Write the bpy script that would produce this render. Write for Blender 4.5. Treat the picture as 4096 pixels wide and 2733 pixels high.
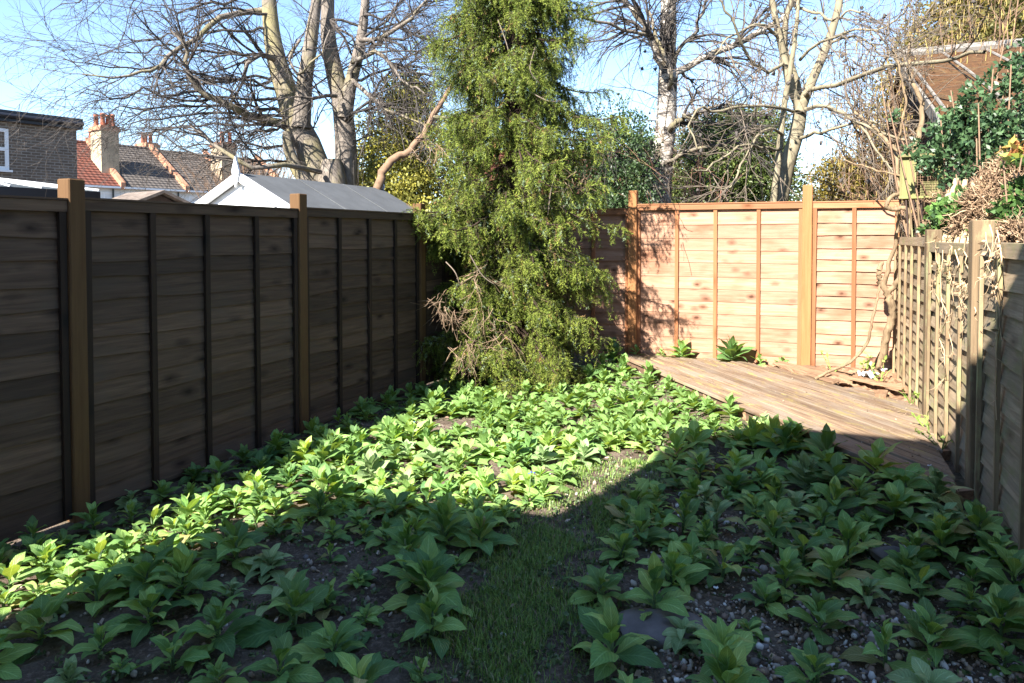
import bpy, math, random
import numpy as np
from mathutils import Vector, Matrix, Quaternion

for _o in list(bpy.data.objects):
    bpy.data.objects.remove(_o)
S = bpy.context.scene
COL = S.collection
rad = math.radians

# ------------------------------------------------------------------ camera
F_PX, YAW, PITCH, HORIZ, CAM_H = 735.0, rad(22.87), rad(1.7), 236.0, 1.61
cam = bpy.data.cameras.new('camera')
cam.sensor_width = 36.0
cam.lens = F_PX / 1024 * 36
cam.shift_y = -((341.5 - HORIZ) - F_PX * math.tan(PITCH)) / 1024
cam.clip_start, cam.clip_end = 0.05, 2000
cam_o = bpy.data.objects.new('camera', cam)
cam_o.location = (0, 0, CAM_H)
cam_o.rotation_euler = (math.pi / 2 - PITCH, 0, YAW)
COL.objects.link(cam_o)
S.camera = cam_o

# ------------------------------------------------------------------ sky, sun, exposure
SUN_EL, SUN_AZ = rad(38), rad(14)
world = bpy.data.worlds.new('World')
S.world = world
world.use_nodes = True
wn = world.node_tree
sky = wn.nodes.new('ShaderNodeTexSky')
sky.sky_type = 'NISHITA'
sky.sun_disc = False
sky.sun_elevation = SUN_EL
sky.sun_rotation = math.pi + SUN_AZ
sky.air_density = 0.9
sky.dust_density = 0.1
sky.ozone_density = 3.0
wn.links.new(sky.outputs[0], wn.nodes['Background'].inputs[0])
wn.nodes['Background'].inputs[1].default_value = 0.08
sun = bpy.data.lights.new('sun', 'SUN')
sun.energy = 5.0
sun.angle = rad(0.55)
sun.color = (1.0, 0.95, 0.88)
sun_o = bpy.data.objects.new('sun', sun)
_tr = Vector((math.sin(SUN_AZ) * math.cos(SUN_EL), math.cos(SUN_AZ) * math.cos(SUN_EL), -math.sin(SUN_EL)))
sun_o.rotation_euler = _tr.to_track_quat('-Z', 'Y').to_euler()
sun_o.location = (-3, -14, 12)
COL.objects.link(sun_o)
S.view_settings.view_transform = 'Standard'
S.view_settings.look = 'None'
S.view_settings.exposure = 2.2
S.view_settings.gamma = 1.0
S.view_settings.use_curve_mapping = False
S.cycles.max_bounces = 6
S.cycles.transparent_max_bounces = 8

# ------------------------------------------------------------------ pixel -> world helpers (distances are always given)
_cr = cam_o.rotation_euler.to_matrix()
CX, CY = 512.0, HORIZ + F_PX * math.tan(PITCH)
def ray(px, py):
    return (_cr @ Vector(((px - CX) / F_PX, -(py - CY) / F_PX, -1.0)))
CAMV = Vector((0, 0, CAM_H))
def at(px, py, d):                        # d = distance along the view axis
    return CAMV + ray(px, py) * d
def at_z(px, py, z):
    r = ray(px, py)
    return CAMV + r * ((z - CAM_H) / r.z)
def at_x(px, py, x):
    r = ray(px, py)
    return CAMV + r * (x / r.x)
def at_plane(px, py, p, n):
    r = ray(px, py)
    return CAMV + r * ((p - CAMV).dot(n) / r.dot(n))
_ci = _cr.transposed()
def proj(p):
    v = _ci @ (Vector(p) - CAMV)
    return CX + v.x / -v.z * F_PX, CY - v.y / -v.z * F_PX, -v.z

# ------------------------------------------------------------------ object helpers
def tag(o, label=None, cat=None, group=None, kind=None):
    if label: o['label'] = label
    if cat: o['category'] = cat
    if group: o['group'] = group
    if kind: o['kind'] = kind
    return o
def empty(name, loc=(0, 0, 0), rz=0.0):
    o = bpy.data.objects.new(name, None)
    o.empty_display_size = 0.1
    o.location = loc
    o.rotation_euler = (0, 0, rz)
    COL.objects.link(o)
    return o
def link(name, me, parent=None, loc=None, rot=None, scale=None):
    o = bpy.data.objects.new(name, me)
    COL.objects.link(o)
    if parent is not None: o.parent = parent
    if loc is not None: o.location = loc
    if rot is not None: o.rotation_euler = rot
    if scale is not None: o.scale = scale if hasattr(scale, '__len__') else (scale,) * 3
    return o
class MB:                                  # small mesh collector
    def __init__(s): s.v = []; s.f = []
    def add(s, vs, fs):
        b = len(s.v); s.v += [tuple(v) for v in vs]; s.f += [tuple(i + b for i in f) for f in fs]
    def box(s, x0, x1, y0, y1, z0, z1, M=None):
        vs = [Vector((x, y, z)) for z in (z0, z1) for y in (y0, y1) for x in (x0, x1)]
        if M is not None: vs = [M @ v for v in vs]
        s.add(vs, [(0, 2, 3, 1), (4, 5, 7, 6), (0, 1, 5, 4), (2, 6, 7, 3), (0, 4, 6, 2), (1, 3, 7, 5)])
    def bevbox(s, x0, x1, y0, y1, z0, z1, b=0.006):     # upright post with chamfered edges
        ring = [(x0 + b, y0), (x1 - b, y0), (x1, y0 + b), (x1, y1 - b), (x1 - b, y1), (x0 + b, y1), (x0, y1 - b), (x0, y0 + b)]
        mx, my = (x0 + x1) / 2, (y0 + y1) / 2
        vs = [(x, y, z0) for x, y in ring] + [(x, y, z1 - b) for x, y in ring] + [(mx + (x - mx) * .9, my + (y - my) * .9, z1) for x, y in ring]
        fs = [(i, (i + 1) % 8, (i + 1) % 8 + 8, i + 8) for i in range(8)] + [(i + 8, (i + 1) % 8 + 8, (i + 1) % 8 + 16, i + 16) for i in range(8)]
        s.add(vs, fs + [tuple(range(16, 24)), tuple(range(7, -1, -1))])
    def prism(s, poly, a, b, M=None):       # convex polygon (u,w) swept from a to b along the second axis
        n = len(poly)
        vs = [Vector((u, a, w)) for u, w in poly] + [Vector((u, b, w)) for u, w in poly]
        if M is not None: vs = [M @ v for v in vs]
        s.add(vs, [tuple(range(n)), tuple(range(2 * n - 1, n - 1, -1))] + [(i, i + n, (i + 1) % n + n, (i + 1) % n) for i in range(n)])
    def quad(s, a, b, c, d): s.add([a, b, c, d], [(0, 1, 2, 3)])
    def tube(s, pts, rs, k=6):
        V, Fq = tubes(np.array([[tuple(p) for p in pts]]), np.array([rs]), k)
        s.add([tuple(v) for v in V], [tuple(f) for f in Fq])
        n = len(pts); b = len(s.v) - n * k
        s.f.append(tuple(b + (n - 1) * k + i for i in range(k)))
    def mesh(s, name, mat, smooth=False):
        me = bpy.data.meshes.new(name)
        me.from_pydata(s.v, [], s.f)
        me.materials.append(mat)
        if smooth:
            me.polygons.foreach_set('use_smooth', [True] * len(me.polygons))
        me.update()
        return me
    def build(s, name, mat, parent=None, smooth=False, **k):
        return link(name, s.mesh(name, mat, smooth), parent, **k)
def nmesh(name, V, Fa, mat, parent=None, smooth=False, col=None, uv=None):   # numpy mesh; Fa (M,k) constant k
    me = bpy.data.meshes.new(name)
    V = np.ascontiguousarray(V, dtype=np.float32); Fa = np.ascontiguousarray(Fa, dtype=np.int32)
    m, k = Fa.shape
    me.vertices.add(len(V)); me.vertices.foreach_set('co', V.ravel())
    me.loops.add(m * k); me.loops.foreach_set('vertex_index', Fa.ravel())
    me.polygons.add(m)
    me.polygons.foreach_set('loop_start', np.arange(0, m * k, k, dtype=np.int32))
    if smooth: me.polygons.foreach_set('use_smooth', np.ones(m, dtype=bool))
    me.materials.append(mat)
    me.update(calc_edges=True)
    if col is not None:
        a = me.color_attributes.new('tint', 'FLOAT_COLOR', 'POINT')
        c = np.ones((len(V), 4), dtype=np.float32); c[:, :3] = col
        a.data.foreach_set('color', c.ravel())
    if uv is not None:
        l = me.uv_layers.new(name='UVMap')
        l.data.foreach_set('uv', np.ascontiguousarray(uv[Fa.ravel()], dtype=np.float32).ravel())
    return link(name, me, parent)
def nrm(a): return a / np.maximum(np.linalg.norm(a, axis=-1, keepdims=True), 1e-9)
def tubes(P, R, k=3):
    N, n, _ = P.shape
    T = nrm(np.gradient(P, axis=1))
    ref = np.where(np.abs(T[:, :1, 2:3]) > 0.9, np.array([[[1., 0, 0]]]), np.array([[[0, 0, 1.]]]))
    U = nrm(np.cross(T, np.broadcast_to(ref, T.shape))); W = np.cross(T, U)
    a = np.arange(k) * 2 * math.pi / k
    V = P[:, :, None] + R[:, :, None, None] * (np.cos(a)[:, None] * U[:, :, None] + np.sin(a)[:, None] * W[:, :, None])
    base = (np.arange(N) * n * k)[:, None, None] + (np.arange(n - 1) * k)[None, :, None]
    j = np.arange(k)[None, None, :]; j2 = (j + 1) % k
    Fq = np.stack([base + j, base + j2, base + k + j2, base + k + j], -1).reshape(-1, 4)
    return V.reshape(-1, 3), Fq
def smooth_path(pts, n, rng=None, jit=0.0):              # Catmull-Rom through points
    P = np.array([tuple(p) for p in pts], float)
    Q = np.vstack([2 * P[0] - P[1], P, 2 * P[-1] - P[-2]])
    u = np.linspace(0, len(P) - 1 - 1e-6, n); i = u.astype(int); t = (u - i)[:, None]
    a, b, c, d = Q[i], Q[i + 1], Q[i + 2], Q[i + 3]
    o = .5 * (2 * b + (c - a) * t + (2 * a - 5 * b + 4 * c - d) * t * t + (3 * b - a - 3 * c + d) * t ** 3)
    if rng is not None and jit: o[1:-1] += rng.normal(0, jit, (n - 2, 3))
    return o
def merge(parts):
    V, Fs, b = [], [], 0
    for v, f in parts:
        V.append(v); Fs.append(f + b); b += len(v)
    return np.concatenate(V), np.concatenate(Fs)

# ------------------------------------------------------------------ materials
MAT = {}
class NT:
    def __init__(s, name):
        s.m = bpy.data.materials.new(name); s.m.use_nodes = True
        s.t = s.m.node_tree; s.b = s.t.nodes['Principled BSDF']; s.out = s.t.nodes['Material Output']
        MAT[name] = s.m
    def n(s, typ, **k):
        nd = s.t.nodes.new('ShaderNode' + typ)
        for a, v in k.items():
            if a.startswith('_'): setattr(nd, a[1:], v)
            else: nd.inputs[a.replace('__', ' ')].default_value = v
        return nd
    def l(s, a, b): s.t.links.new(a, b)
    def coord(s, scale=(1, 1, 1), which='Object', rnd=0.0):
        tc = s.n('TexCoord'); src = tc.outputs[which]
        if rnd:
            oi = s.n('ObjectInfo'); ml = s.n('Math', _operation='MULTIPLY'); ml.inputs[1].default_value = rnd
            s.l(oi.outputs['Random'], ml.inputs[0])
            ad = s.n('VectorMath', _operation='ADD'); s.l(src, ad.inputs[0]); s.l(ml.outputs[0], ad.inputs[1]); src = ad.outputs[0]
        mp = s.n('Mapping'); mp.inputs['Scale'].default_value = scale
        s.l(src, mp.inputs['Vector'])
        return mp.outputs[0]
    def noise(s, vec, scale, detail=4, rough=.6, dist=0.0):
        nd = s.n('TexNoise', Scale=scale, Detail=detail, Roughness=rough, Distortion=dist); s.l(vec, nd.inputs['Vector']); return nd.outputs['Fac']
    def ramp(s, fac, stops):
        r = s.n('ValToRGB'); e = r.color_ramp.elements
        while len(e) < len(stops): e.new(.5)
        for el, (p, c) in zip(e, stops):
            el.position = p; el.color = (*c, 1) if len(c) == 3 else c
        s.l(fac, r.inputs[0]); return r.outputs[0]
    def mix(s, fac, a, b, mode='MIX'):
        m = s.n('Mix', _data_type='RGBA', _blend_type=mode)
        for sock, v in ((m.inputs[0], fac), (m.inputs[6], a), (m.inputs[7], b)):
            if isinstance(v, (int, float)): sock.default_value = v
            elif isinstance(v, tuple): sock.default_value = (*v, 1)
            else: s.l(v, sock)
        return m.outputs[2]
    def math(s, op, a, b=None):
        m = s.n('Math', _operation=op)
        for sock, v in ((m.inputs[0], a), (m.inputs[1], b)):
            if v is None: continue
            if isinstance(v, (int, float)): sock.default_value = v
            else: s.l(v, sock)
        return m.outputs[0]
    def rnd_value(s, colr, lo, hi, hue=0.0):
        oi = s.n('ObjectInfo'); mr = s.n('MapRange'); mr.inputs[3].default_value = lo; mr.inputs[4].default_value = hi
        s.l(oi.outputs['Random'], mr.inputs[0])
        h = s.n('HueSaturation'); s.l(mr.outputs[0], h.inputs['Value']); s.l(colr, h.inputs['Color'])
        if hue:
            w = s.n('TexWhiteNoise', _noise_dimensions='1D'); s.l(oi.outputs['Random'], w.inputs['W'])
            m2 = s.n('MapRange'); m2.inputs[3].default_value = .5 - hue; m2.inputs[4].default_value = .5 + hue
            s.l(w.outputs['Value'], m2.inputs[0]); s.l(m2.outputs[0], h.inputs['Hue'])
        return h.outputs[0]
    def bump(s, h, strength=.3, dist=.01):
        b = s.n('Bump', Strength=strength, Distance=dist); s.l(h, b.inputs['Height']); s.l(b.outputs[0], s.b.inputs['Normal'])
    def fin(s, colr, rough=.8, spec=.3):
        if isinstance(colr, tuple): s.b.inputs['Base Color'].default_value = (*colr, 1)
        else: s.l(colr, s.b.inputs['Base Color'])
        if isinstance(rough, (int, float)): s.b.inputs['Roughness'].default_value = rough
        else: s.l(rough, s.b.inputs['Roughness'])
        s.b.inputs['Specular IOR Level'].default_value = spec
        return s.m
    def translucent(s, colr, f=.3):
        tr = s.n('BsdfTranslucent'); s.l(colr, tr.inputs[0])
        mx = s.n('MixShader', Fac=f); s.l(s.b.outputs[0], mx.inputs[1]); s.l(tr.outputs[0], mx.inputs[2]); s.l(mx.outputs[0], s.out.inputs[0])

def dim(c, k=.82): return tuple(x * k for x in c) if c else c
def wood(name, light, dark, knot=None, axis='x', stain=None, lo=.8, hi=1.15, kn=(3., 7.), moss=None):
    light, dark, knot, stain, moss = dim(light), dim(dark), dim(knot), dim(stain), dim(moss)
    m = NT(name)
    g = (2.2, 45, 45) if axis == 'x' else (45, 45, 2.2)
    gv = m.coord(g, rnd=53.0)
    f = m.noise(gv, 1.0, 5, .65, .6)
    c = m.ramp(f, [(.3, dark), (.5, tuple((a + b) / 2 for a, b in zip(light, dark))), (.68, light)])
    lv = m.coord((1.3, 3, 3) if axis == 'x' else (3, 3, 1.3), rnd=31.0)
    lf = m.noise(lv, 1.6, 3, .55)
    if stain:
        c = m.mix(m.ramp(lf, [(.5, (0, 0, 0)), (.72, (.8, .8, .8))]), c, stain)
    if moss:
        mf = m.noise(m.coord((2.4, 6, 6) if axis == 'x' else (6, 6, 2.4), rnd=17.0), 1.5, 5, .7)
        c = m.mix(m.ramp(mf, [(.5, (0, 0, 0)), (.66, (.8, .8, .8))]), c, moss)
    if knot:
        kv = m.coord((kn[0], .6, kn[1]) if axis == 'x' else (kn[1], .6, kn[0]), rnd=71.0)
        vo = m.n('TexVoronoi', Scale=1.0, Randomness=1.0); m.l(kv, vo.inputs['Vector'])
        dn = m.noise(kv, 6.0, 2)
        d = m.math('ADD', vo.outputs['Distance'], m.math('MULTIPLY', m.math('SUBTRACT', dn, .5), .12))
        kf = m.ramp(d, [(.06, (1, 1, 1)), (.12, (.6, .6, .6)), (.3, (0, 0, 0))])
        c = m.mix(kf, c, knot)
    c = m.rnd_value(c, lo, hi)
    m.bump(f, .35, .004)
    return m.fin(c, .82, .25)
wood('wood_new', (.44, .262, .175), (.30, .155, .09), knot=(.085, .032, .015), stain=(.235, .105, .054), lo=.85, hi=1.1, kn=(4.0, 7.0))
wood('batten_new', (.32, .14, .062), (.24, .092, .037), knot=(.17, .06, .02), axis='z', kn=(2.5, 9))
wood('rail_new', (.37, .18, .09), (.27, .115, .05), knot=(.17, .06, .02), axis='x')
wood('post_new', (.37, .175, .07), (.29, .125, .045), knot=(.2, .08, .03), axis='z', kn=(2, 9), lo=.95, hi=1.05)
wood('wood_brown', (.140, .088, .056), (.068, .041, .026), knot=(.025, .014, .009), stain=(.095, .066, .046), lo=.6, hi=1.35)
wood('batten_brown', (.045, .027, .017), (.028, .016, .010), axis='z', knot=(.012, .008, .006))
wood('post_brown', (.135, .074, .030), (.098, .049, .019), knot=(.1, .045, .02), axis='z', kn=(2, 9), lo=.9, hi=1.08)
wood('wood_old', (.42, .32, .205), (.22, .155, .095), knot=(.11, .07, .04), stain=(.22, .19, .135), lo=.7, hi=1.2, moss=(.24, .225, .10))
wood('batten_old', (.28, .205, .12), (.175, .118, .065), axis='z', knot=(.16, .1, .05), moss=(.32, .31, .14), lo=.8, hi=1.2)
wood('post_old', (.215, .15, .085), (.12, .08, .045), axis='z', knot=(.12, .08, .04), moss=(.29, .30, .15))
wood('wood_rot', (.42, .27, .16), (.15, .08, .045), stain=(.30, .17, .09), lo=.7, hi=1.2)
wood('lath_pale', (.58, .45, .27), (.40, .28, .14), axis='z', lo=.8, hi=1.2)
wood('box_green', (.25, .235, .10), (.15, .135, .055), axis='z', stain=(.22, .24, .07), lo=.9, hi=1.1)
wood('wood_dark', (.065, .042, .032), (.035, .022, .018), axis='z', lo=.8, hi=1.2)

def deckmat():
    m = NT('deck_wood')
    gv = m.coord((2.0, 60, 8), rnd=41.0)
    f = m.noise(gv, 1.0, 5, .65, .5)
    c = m.ramp(f, [(.3, (.075, .045, .028)), (.46, (.20, .13, .08)), (.72, (.36, .265, .17))])
    lf = m.noise(m.coord((.9, 2.5, 2), rnd=13.0), 1.8, 5, .65)
    c = m.mix(m.ramp(lf, [(.45, (0, 0, 0)), (.62, (.7, .7, .7))]), c, (.29, .235, .18))
    gl = m.noise(m.coord((1.6, 5, 2), rnd=7.0), 2.2, 5, .7)
    c = m.mix(m.ramp(gl, [(.54, (0, 0, 0)), (.66, (.75, .75, .75))]), c, (.36, .28, .09))
    sp = m.noise(m.coord((30, 60, 10)), 1.0, 2)
    c = m.mix(m.ramp(sp, [(.70, (0, 0, 0)), (.74, (.7, .7, .7))]), c, (.66, .60, .48))
    c = m.rnd_value(c, .60, .9)
    wv = m.n('TexWave', _wave_type='BANDS', _bands_direction='Y', Scale=28.0, Distortion=.4); m.l(m.coord(), wv.inputs['Vector'])
    h = m.math('ADD', m.math('MULTIPLY', wv.outputs['Fac'], .7), m.math('MULTIPLY', f, .6))
    m.bump(h, .55, .004)
    m.fin(c, .8, .25)
deckmat()

def leafmat(name, stops, trans=.3, veins=True, rough=.5, hue=.012, lo=.75, hi=1.2, spec=.4, tcol=None):
    m = NT(name)
    oi = m.n('ObjectInfo')
    nf = m.noise(m.coord((1, 1, 1), rnd=19.0), 7.0, 3)
    fac = m.math('ADD', m.math('MULTIPLY', oi.outputs['Random'], .6), m.math('MULTIPLY', nf, .5))
    c = m.ramp(fac, stops)
    if veins:
        uvn = m.n('TexCoord'); sx = m.n('SeparateXYZ'); m.l(uvn.outputs['UV'], sx.inputs[0])
        au = m.math('ABSOLUTE', m.math('SUBTRACT', sx.outputs[0], .5))
        ph = m.math('SUBTRACT', m.math('MULTIPLY', sx.outputs[1], 62.0), m.math('MULTIPLY', au, 40.0))
        v = m.math('SINE', ph)
        mid = m.ramp(au, [(.0, (1, 1, 1)), (.045, (0, 0, 0))])
        vein = m.ramp(v, [(.0, (0, 0, 0)), (1.0, (1, 1, 1))])
        lc = m.n('HueSaturation', Value=1.45, Saturation=.85); m.l(c, lc.inputs['Color'])
        dk = m.n('HueSaturation', Value=.82); m.l(c, dk.inputs['Color'])
        c2 = m.mix(vein, c, dk.outputs[0])
        c = m.mix(mid, c2, lc.outputs[0])
        pk = m.noise(m.coord((1, 1, 1)), 90.0, 2)
        h = m.math('SUBTRACT', m.math('MULTIPLY', pk, .6), m.math('MULTIPLY', v, .5))
        m.bump(h, .45, .004)
    c = m.rnd_value(c, lo, hi, hue)
    m.fin(c, rough, spec)
    m.translucent(m.mix(1.0, c, tcol, 'MULTIPLY') if tcol else c, trans)
leafmat('alkanet_leaf', [(.25, (.135, .275, .085)), (.55, (.205, .365, .095)), (.85, (.315, .465, .125))], trans=.34, tcol=(1.5, 1.2, .45), rough=.5, spec=.35)
leafmat('alkanet_leaf_pale', [(.25, (.24, .36, .13)), (.85, (.33, .44, .19))], trans=.3)
leafmat('alkanet_leaf_old', [(.25, (.30, .30, .09)), (.85, (.42, .36, .14))], trans=.3)
leafmat('weed_leaf', [(.2, (.06, .11, .04)), (.8, (.14, .21, .08))], veins=False)
leafmat('bright_leaf', [(.2, (.16, .28, .05)), (.8, (.28, .38, .09))], veins=False)
leafmat('dead_leaf', [(.2, (.20, .13, .08)), (.8, (.36, .27, .19))], veins=False, trans=.1, rough=.8)

def tintmat(name, trans=.15, rough=.6, spec=.3, val=1.0):
    m = NT(name)
    a = m.n('Attribute', _attribute_name='tint')
    h = m.n('HueSaturation', Value=val); m.l(a.outputs['Color'], h.inputs['Color'])
    m.fin(h.outputs[0], rough, spec)
    if trans: m.translucent(h.outputs[0], trans)
tintmat('needles', .12, .6, .15)
tintmat('foliage', .25, .45, .4)
tintmat('dry_stem', .0, .85, .15)

def bark(name, a, b, scale=(6, 6, 1.4), moss=None, bumpd=.02):
    a, b, moss = dim(a), dim(b), dim(moss)
    m = NT(name)
    f = m.noise(m.coord(scale), 3.0, 6, .7, .5)
    c = m.ramp(f, [(.3, a), (.62, b)])
    if moss:
        mf = m.noise(m.coord((1, 1, .6)), 1.1, 4)
        c = m.mix(m.ramp(mf, [(.5, (0, 0, 0)), (.65, (.7, .7, .7))]), c, moss)
    m.bump(f, .6, bumpd)
    m.fin(c, .88, .2)
bark('lime_bark', (.075, .06, .05), (.235, .20, .165), moss=(.27, .235, .10))
bark('twig_dark', (.045, .038, .034), (.095, .082, .072), (4, 4, 4), bumpd=.004)
bark('twig_brown', (.14, .088, .055), (.25, .16, .10), (4, 4, 4), bumpd=.004)
bark('twig_pale', (.10, .08, .06), (.20, .16, .12), (4, 4, 4), bumpd=.004)
bark('sycamore_bark', (.14, .118, .075), (.27, .23, .15), (2.5, 2.5, 1.2), bumpd=.006)
bark('spruce_bark', (.028, .02, .015), (.065, .042, .03))
bark('vine_bark', (.12, .08, .045), (.27, .195, .115), (9, 9, 2.5), bumpd=.006)
def birch():
    m = NT('birch_bark')
    f = m.noise(m.coord((.9, .9, 2.6)), 3.0, 6, .75, .5)
    c = m.ramp(f, [(.43, (.04, .034, .03)), (.49, (.27, .235, .195)), (.62, (.48, .44, .38))])
    g = m.noise(m.coord((1, 1, .8)), 1.6, 5, .7, .8)
    c = m.mix(m.ramp(g, [(.50, (0, 0, 0)), (.58, (1, 1, 1))]), c, (.09, .07, .045))
    m.bump(f, .6, .015); m.fin(c, .75, .3)
birch()

def plain(name, c, rough=.7, spec=.3, var=.0, sc=3.0, bump=0.0):
    c = dim(c, .86)
    m = NT(name)
    if var:
        f = m.noise(m.coord(), sc, 5, .65)
        col = m.ramp(f, [(.3, tuple(x * (1 - var) for x in c)), (.7, tuple(min(1, x * (1 + var)) for x in c))])
        if bump: m.bump(f, bump, .01)
        m.fin(col, rough, spec)
    else: m.fin(c, rough, spec)
plain('white_paint', (.80, .81, .80), .55, .35, .04, 6)
plain('render_white', (.74, .75, .74), .85, .2, .06, 1.5)
plain('felt_grey', (.095, .10, .105), .92, .15, .13, 4, .3)
plain('felt_brown', (.15, .12, .10), .95, .15, .45, 9, .5)
plain('fascia_dark', (.02, .022, .03), .4, .5)
plain('conserv_roof', (.05, .06, .065), .7, .3, .08)
plain('conserv_glass', (.50, .60, .70), .12, .6)
plain('frame_white', (.80, .81, .82), .4, .4)
plain('terracotta', (.36, .125, .07), .8, .2, .2, 4)
plain('ridge_clay', (.40, .20, .12), .85, .2, .25, 2.5)
plain('chimney_render', (.36, .29, .20), .9, .15, .3, 1.5)
plain('stone', (.17, .145, .135), .85, .25, .35, 6, .6)
plain('metal_black', (.02, .02, .02), .5, .5)
plain('bag_plastic', (.70, .77, .80), .3, .5, .1, 8)
plain('plastic_white', (.82, .84, .85), .35, .5)
plain('blue_petal', (.03, .07, .55), .5, .3)
plain('red_leaf', (.40, .05, .06), .5, .4)
plain('flint', (.34, .30, .26), .6, .4)
def glass_dark():
    m = NT('window_glass'); m.fin((.03, .035, .04), .06, .6)
glass_dark()
def blindm():
    m = NT('window_blind')
    wv = m.n('TexWave', _wave_type='BANDS', _bands_direction='Z', Scale=5.0); m.l(m.coord(), wv.inputs['Vector'])
    m.fin(m.ramp(wv.outputs['Fac'], [(.4, (.03, .035, .045)), (.6, (.30, .33, .38))]), .15, .6)
blindm()
def brickmat(name, c1, c2, mortar, sc=1.0):
    m = NT(name)
    tc = m.n('TexCoord'); sx = m.n('SeparateXYZ'); m.l(tc.outputs['Object'], sx.inputs[0])
    cb = m.n('CombineXYZ'); m.l(sx.outputs[0], cb.inputs[0]); m.l(sx.outputs[2], cb.inputs[1])
    b = m.n('TexBrick', Scale=sc); m.l(cb.outputs[0], b.inputs['Vector'])
    for k, v in (('Color1', c1), ('Color2', c2), ('Mortar', mortar)): b.inputs[k].default_value = (*v, 1)
    b.inputs['Mortar Size'].default_value = .012; b.inputs['Brick Width'].default_value = .235; b.inputs['Row Height'].default_value = .078
    b.inputs['Bias'].default_value = -.1
    f = m.noise(m.coord(), 1.2, 5, .7)
    c = m.mix(m.ramp(f, [(.35, (0, 0, 0)), (.7, (.5, .5, .5))]), b.outputs['Color'], tuple(x * .75 for x in c2))
    m.bump(m.math('SUBTRACT', 1.0, b.outputs['Fac']), .6, .012)
    m.fin(c, .9, .15)
brickmat('brick_stock', (.17, .13, .10), (.10, .078, .062), (.27, .24, .205))
def tilemat(name, a, b):
    m = NT(name)
    wv = m.n('TexWave', _wave_type='BANDS', _bands_direction='X', Scale=1.0); m.l(m.coord(), wv.inputs['Vector'])
    f = m.noise(m.coord(), 2.5, 5, .7)
    c = m.mix(m.ramp(wv.outputs['Fac'], [(.2, (0, 0, 0)), (.8, (1, 1, 1))]), tuple(x * .8 for x in a), a)
    c = m.mix(m.ramp(f, [(.4, (0, 0, 0)), (.7, (.7, .7, .7))]), c, b)
    m.bump(wv.outputs['Fac'], .7, .04); m.fin(c, .9, .15)
tilemat('tile_red', (.14, .05, .034), (.10, .046, .035))
tilemat('tile_grey', (.09, .078, .07), (.115, .10, .086))
def mossroof():
    m = NT('moss_roof')
    f = m.noise(m.coord((1, 1, 1)), 3.4, 8, .8)
    f2 = m.noise(m.coord((1, 1, 1)), 14.0, 4, .7)
    c = m.ramp(f, [(.3, (.055, .028, .014)), (.5, (.11, .052, .024)), (.68, (.14, .098, .042))])
    c = m.mix(m.ramp(f2, [(.38, (.9, .9, .9)), (.6, (0, 0, 0))]), c, (.05, .03, .016))
    m.bump(f2, .9, .04); m.fin(c, .95, .1)
mossroof()
def ground():
    m = NT('ground_soil')
    v = m.coord()
    f = m.noise(v, 3.0, 7, .7); g = m.noise(v, 42.0, 4, .75); w = m.noise(v, 1.1, 3, .5)
    c = m.ramp(f, [(.32, (.052, .037, .028)), (.5, (.095, .070, .052)), (.66, (.165, .128, .095))])
    c = m.mix(m.ramp(g, [(.5, (0, 0, 0)), (.62, (.7, .7, .7))]), c, (.21, .165, .125))
    c = m.mix(m.ramp(g, [(.30, (.6, .6, .6)), (.42, (0, 0, 0))]), c, (.035, .024, .018))
    c = m.mix(m.ramp(w, [(.56, (0, 0, 0)), (.68, (.45, .45, .45))]), c, (.07, .085, .03))
    m.bump(m.math('ADD', g, f), .9, .02); m.fin(c, .95, .1)
ground()

# =================================================================== SETTING
rng = np.random.default_rng(7)
random.seed(5)
DECK_Z = 0.21
def gz(x, y):                                  # gentle lie of the bed
    e = min(1.0, max(0.0, 1.0 + ((x + 2.12) * .805 + (y - 8.33) * .593) / .55))
    return 0.02 * math.sin(x * 1.7 + 1) * math.cos(y * 1.3) + 0.012 * math.sin(x * 5.1) * math.sin(y * 4.3) + .10 * e * e * (3 - 2 * e)
def build_ground():
    xs = np.concatenate([[-400, -120, -40, -15, -8], np.arange(-5.0, 2.6, .07), [4, 9, 20, 60, 200, 400]])
    ys = np.concatenate([[-200, -40, -8], np.arange(-1.0, 9.6, .07), [12, 20, 40, 90, 200, 500]])
    X, Y = np.meshgrid(xs, ys)
    Z = 0.02 * np.sin(X * 1.7 + 1) * np.cos(Y * 1.3) + 0.012 * np.sin(X * 5.1) * np.sin(Y * 4.3)
    E = np.clip(1 + ((X + 2.12) * .805 + (Y - 8.33) * .593) / .55, 0, 1); Z = Z + .10 * E * E * (3 - 2 * E)
    far = (X < -5) | (X > 2.5) | (Y < -1) | (Y > 9.5)
    Z = np.where(far, -0.02, Z + rng.normal(0, .006, Z.shape))
    V = np.stack([X, Y, Z], -1).reshape(-1, 3)
    nx = len(xs); i = np.arange(len(ys) - 1)[:, None] * nx + np.arange(nx - 1)[None]
    Fq = np.stack([i, i + 1, i + nx + 1, i + nx], -1).reshape(-1, 4)
    tag(nmesh('ground', V, Fq, MAT['ground_soil'], smooth=True), kind='structure')
build_ground()

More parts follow.
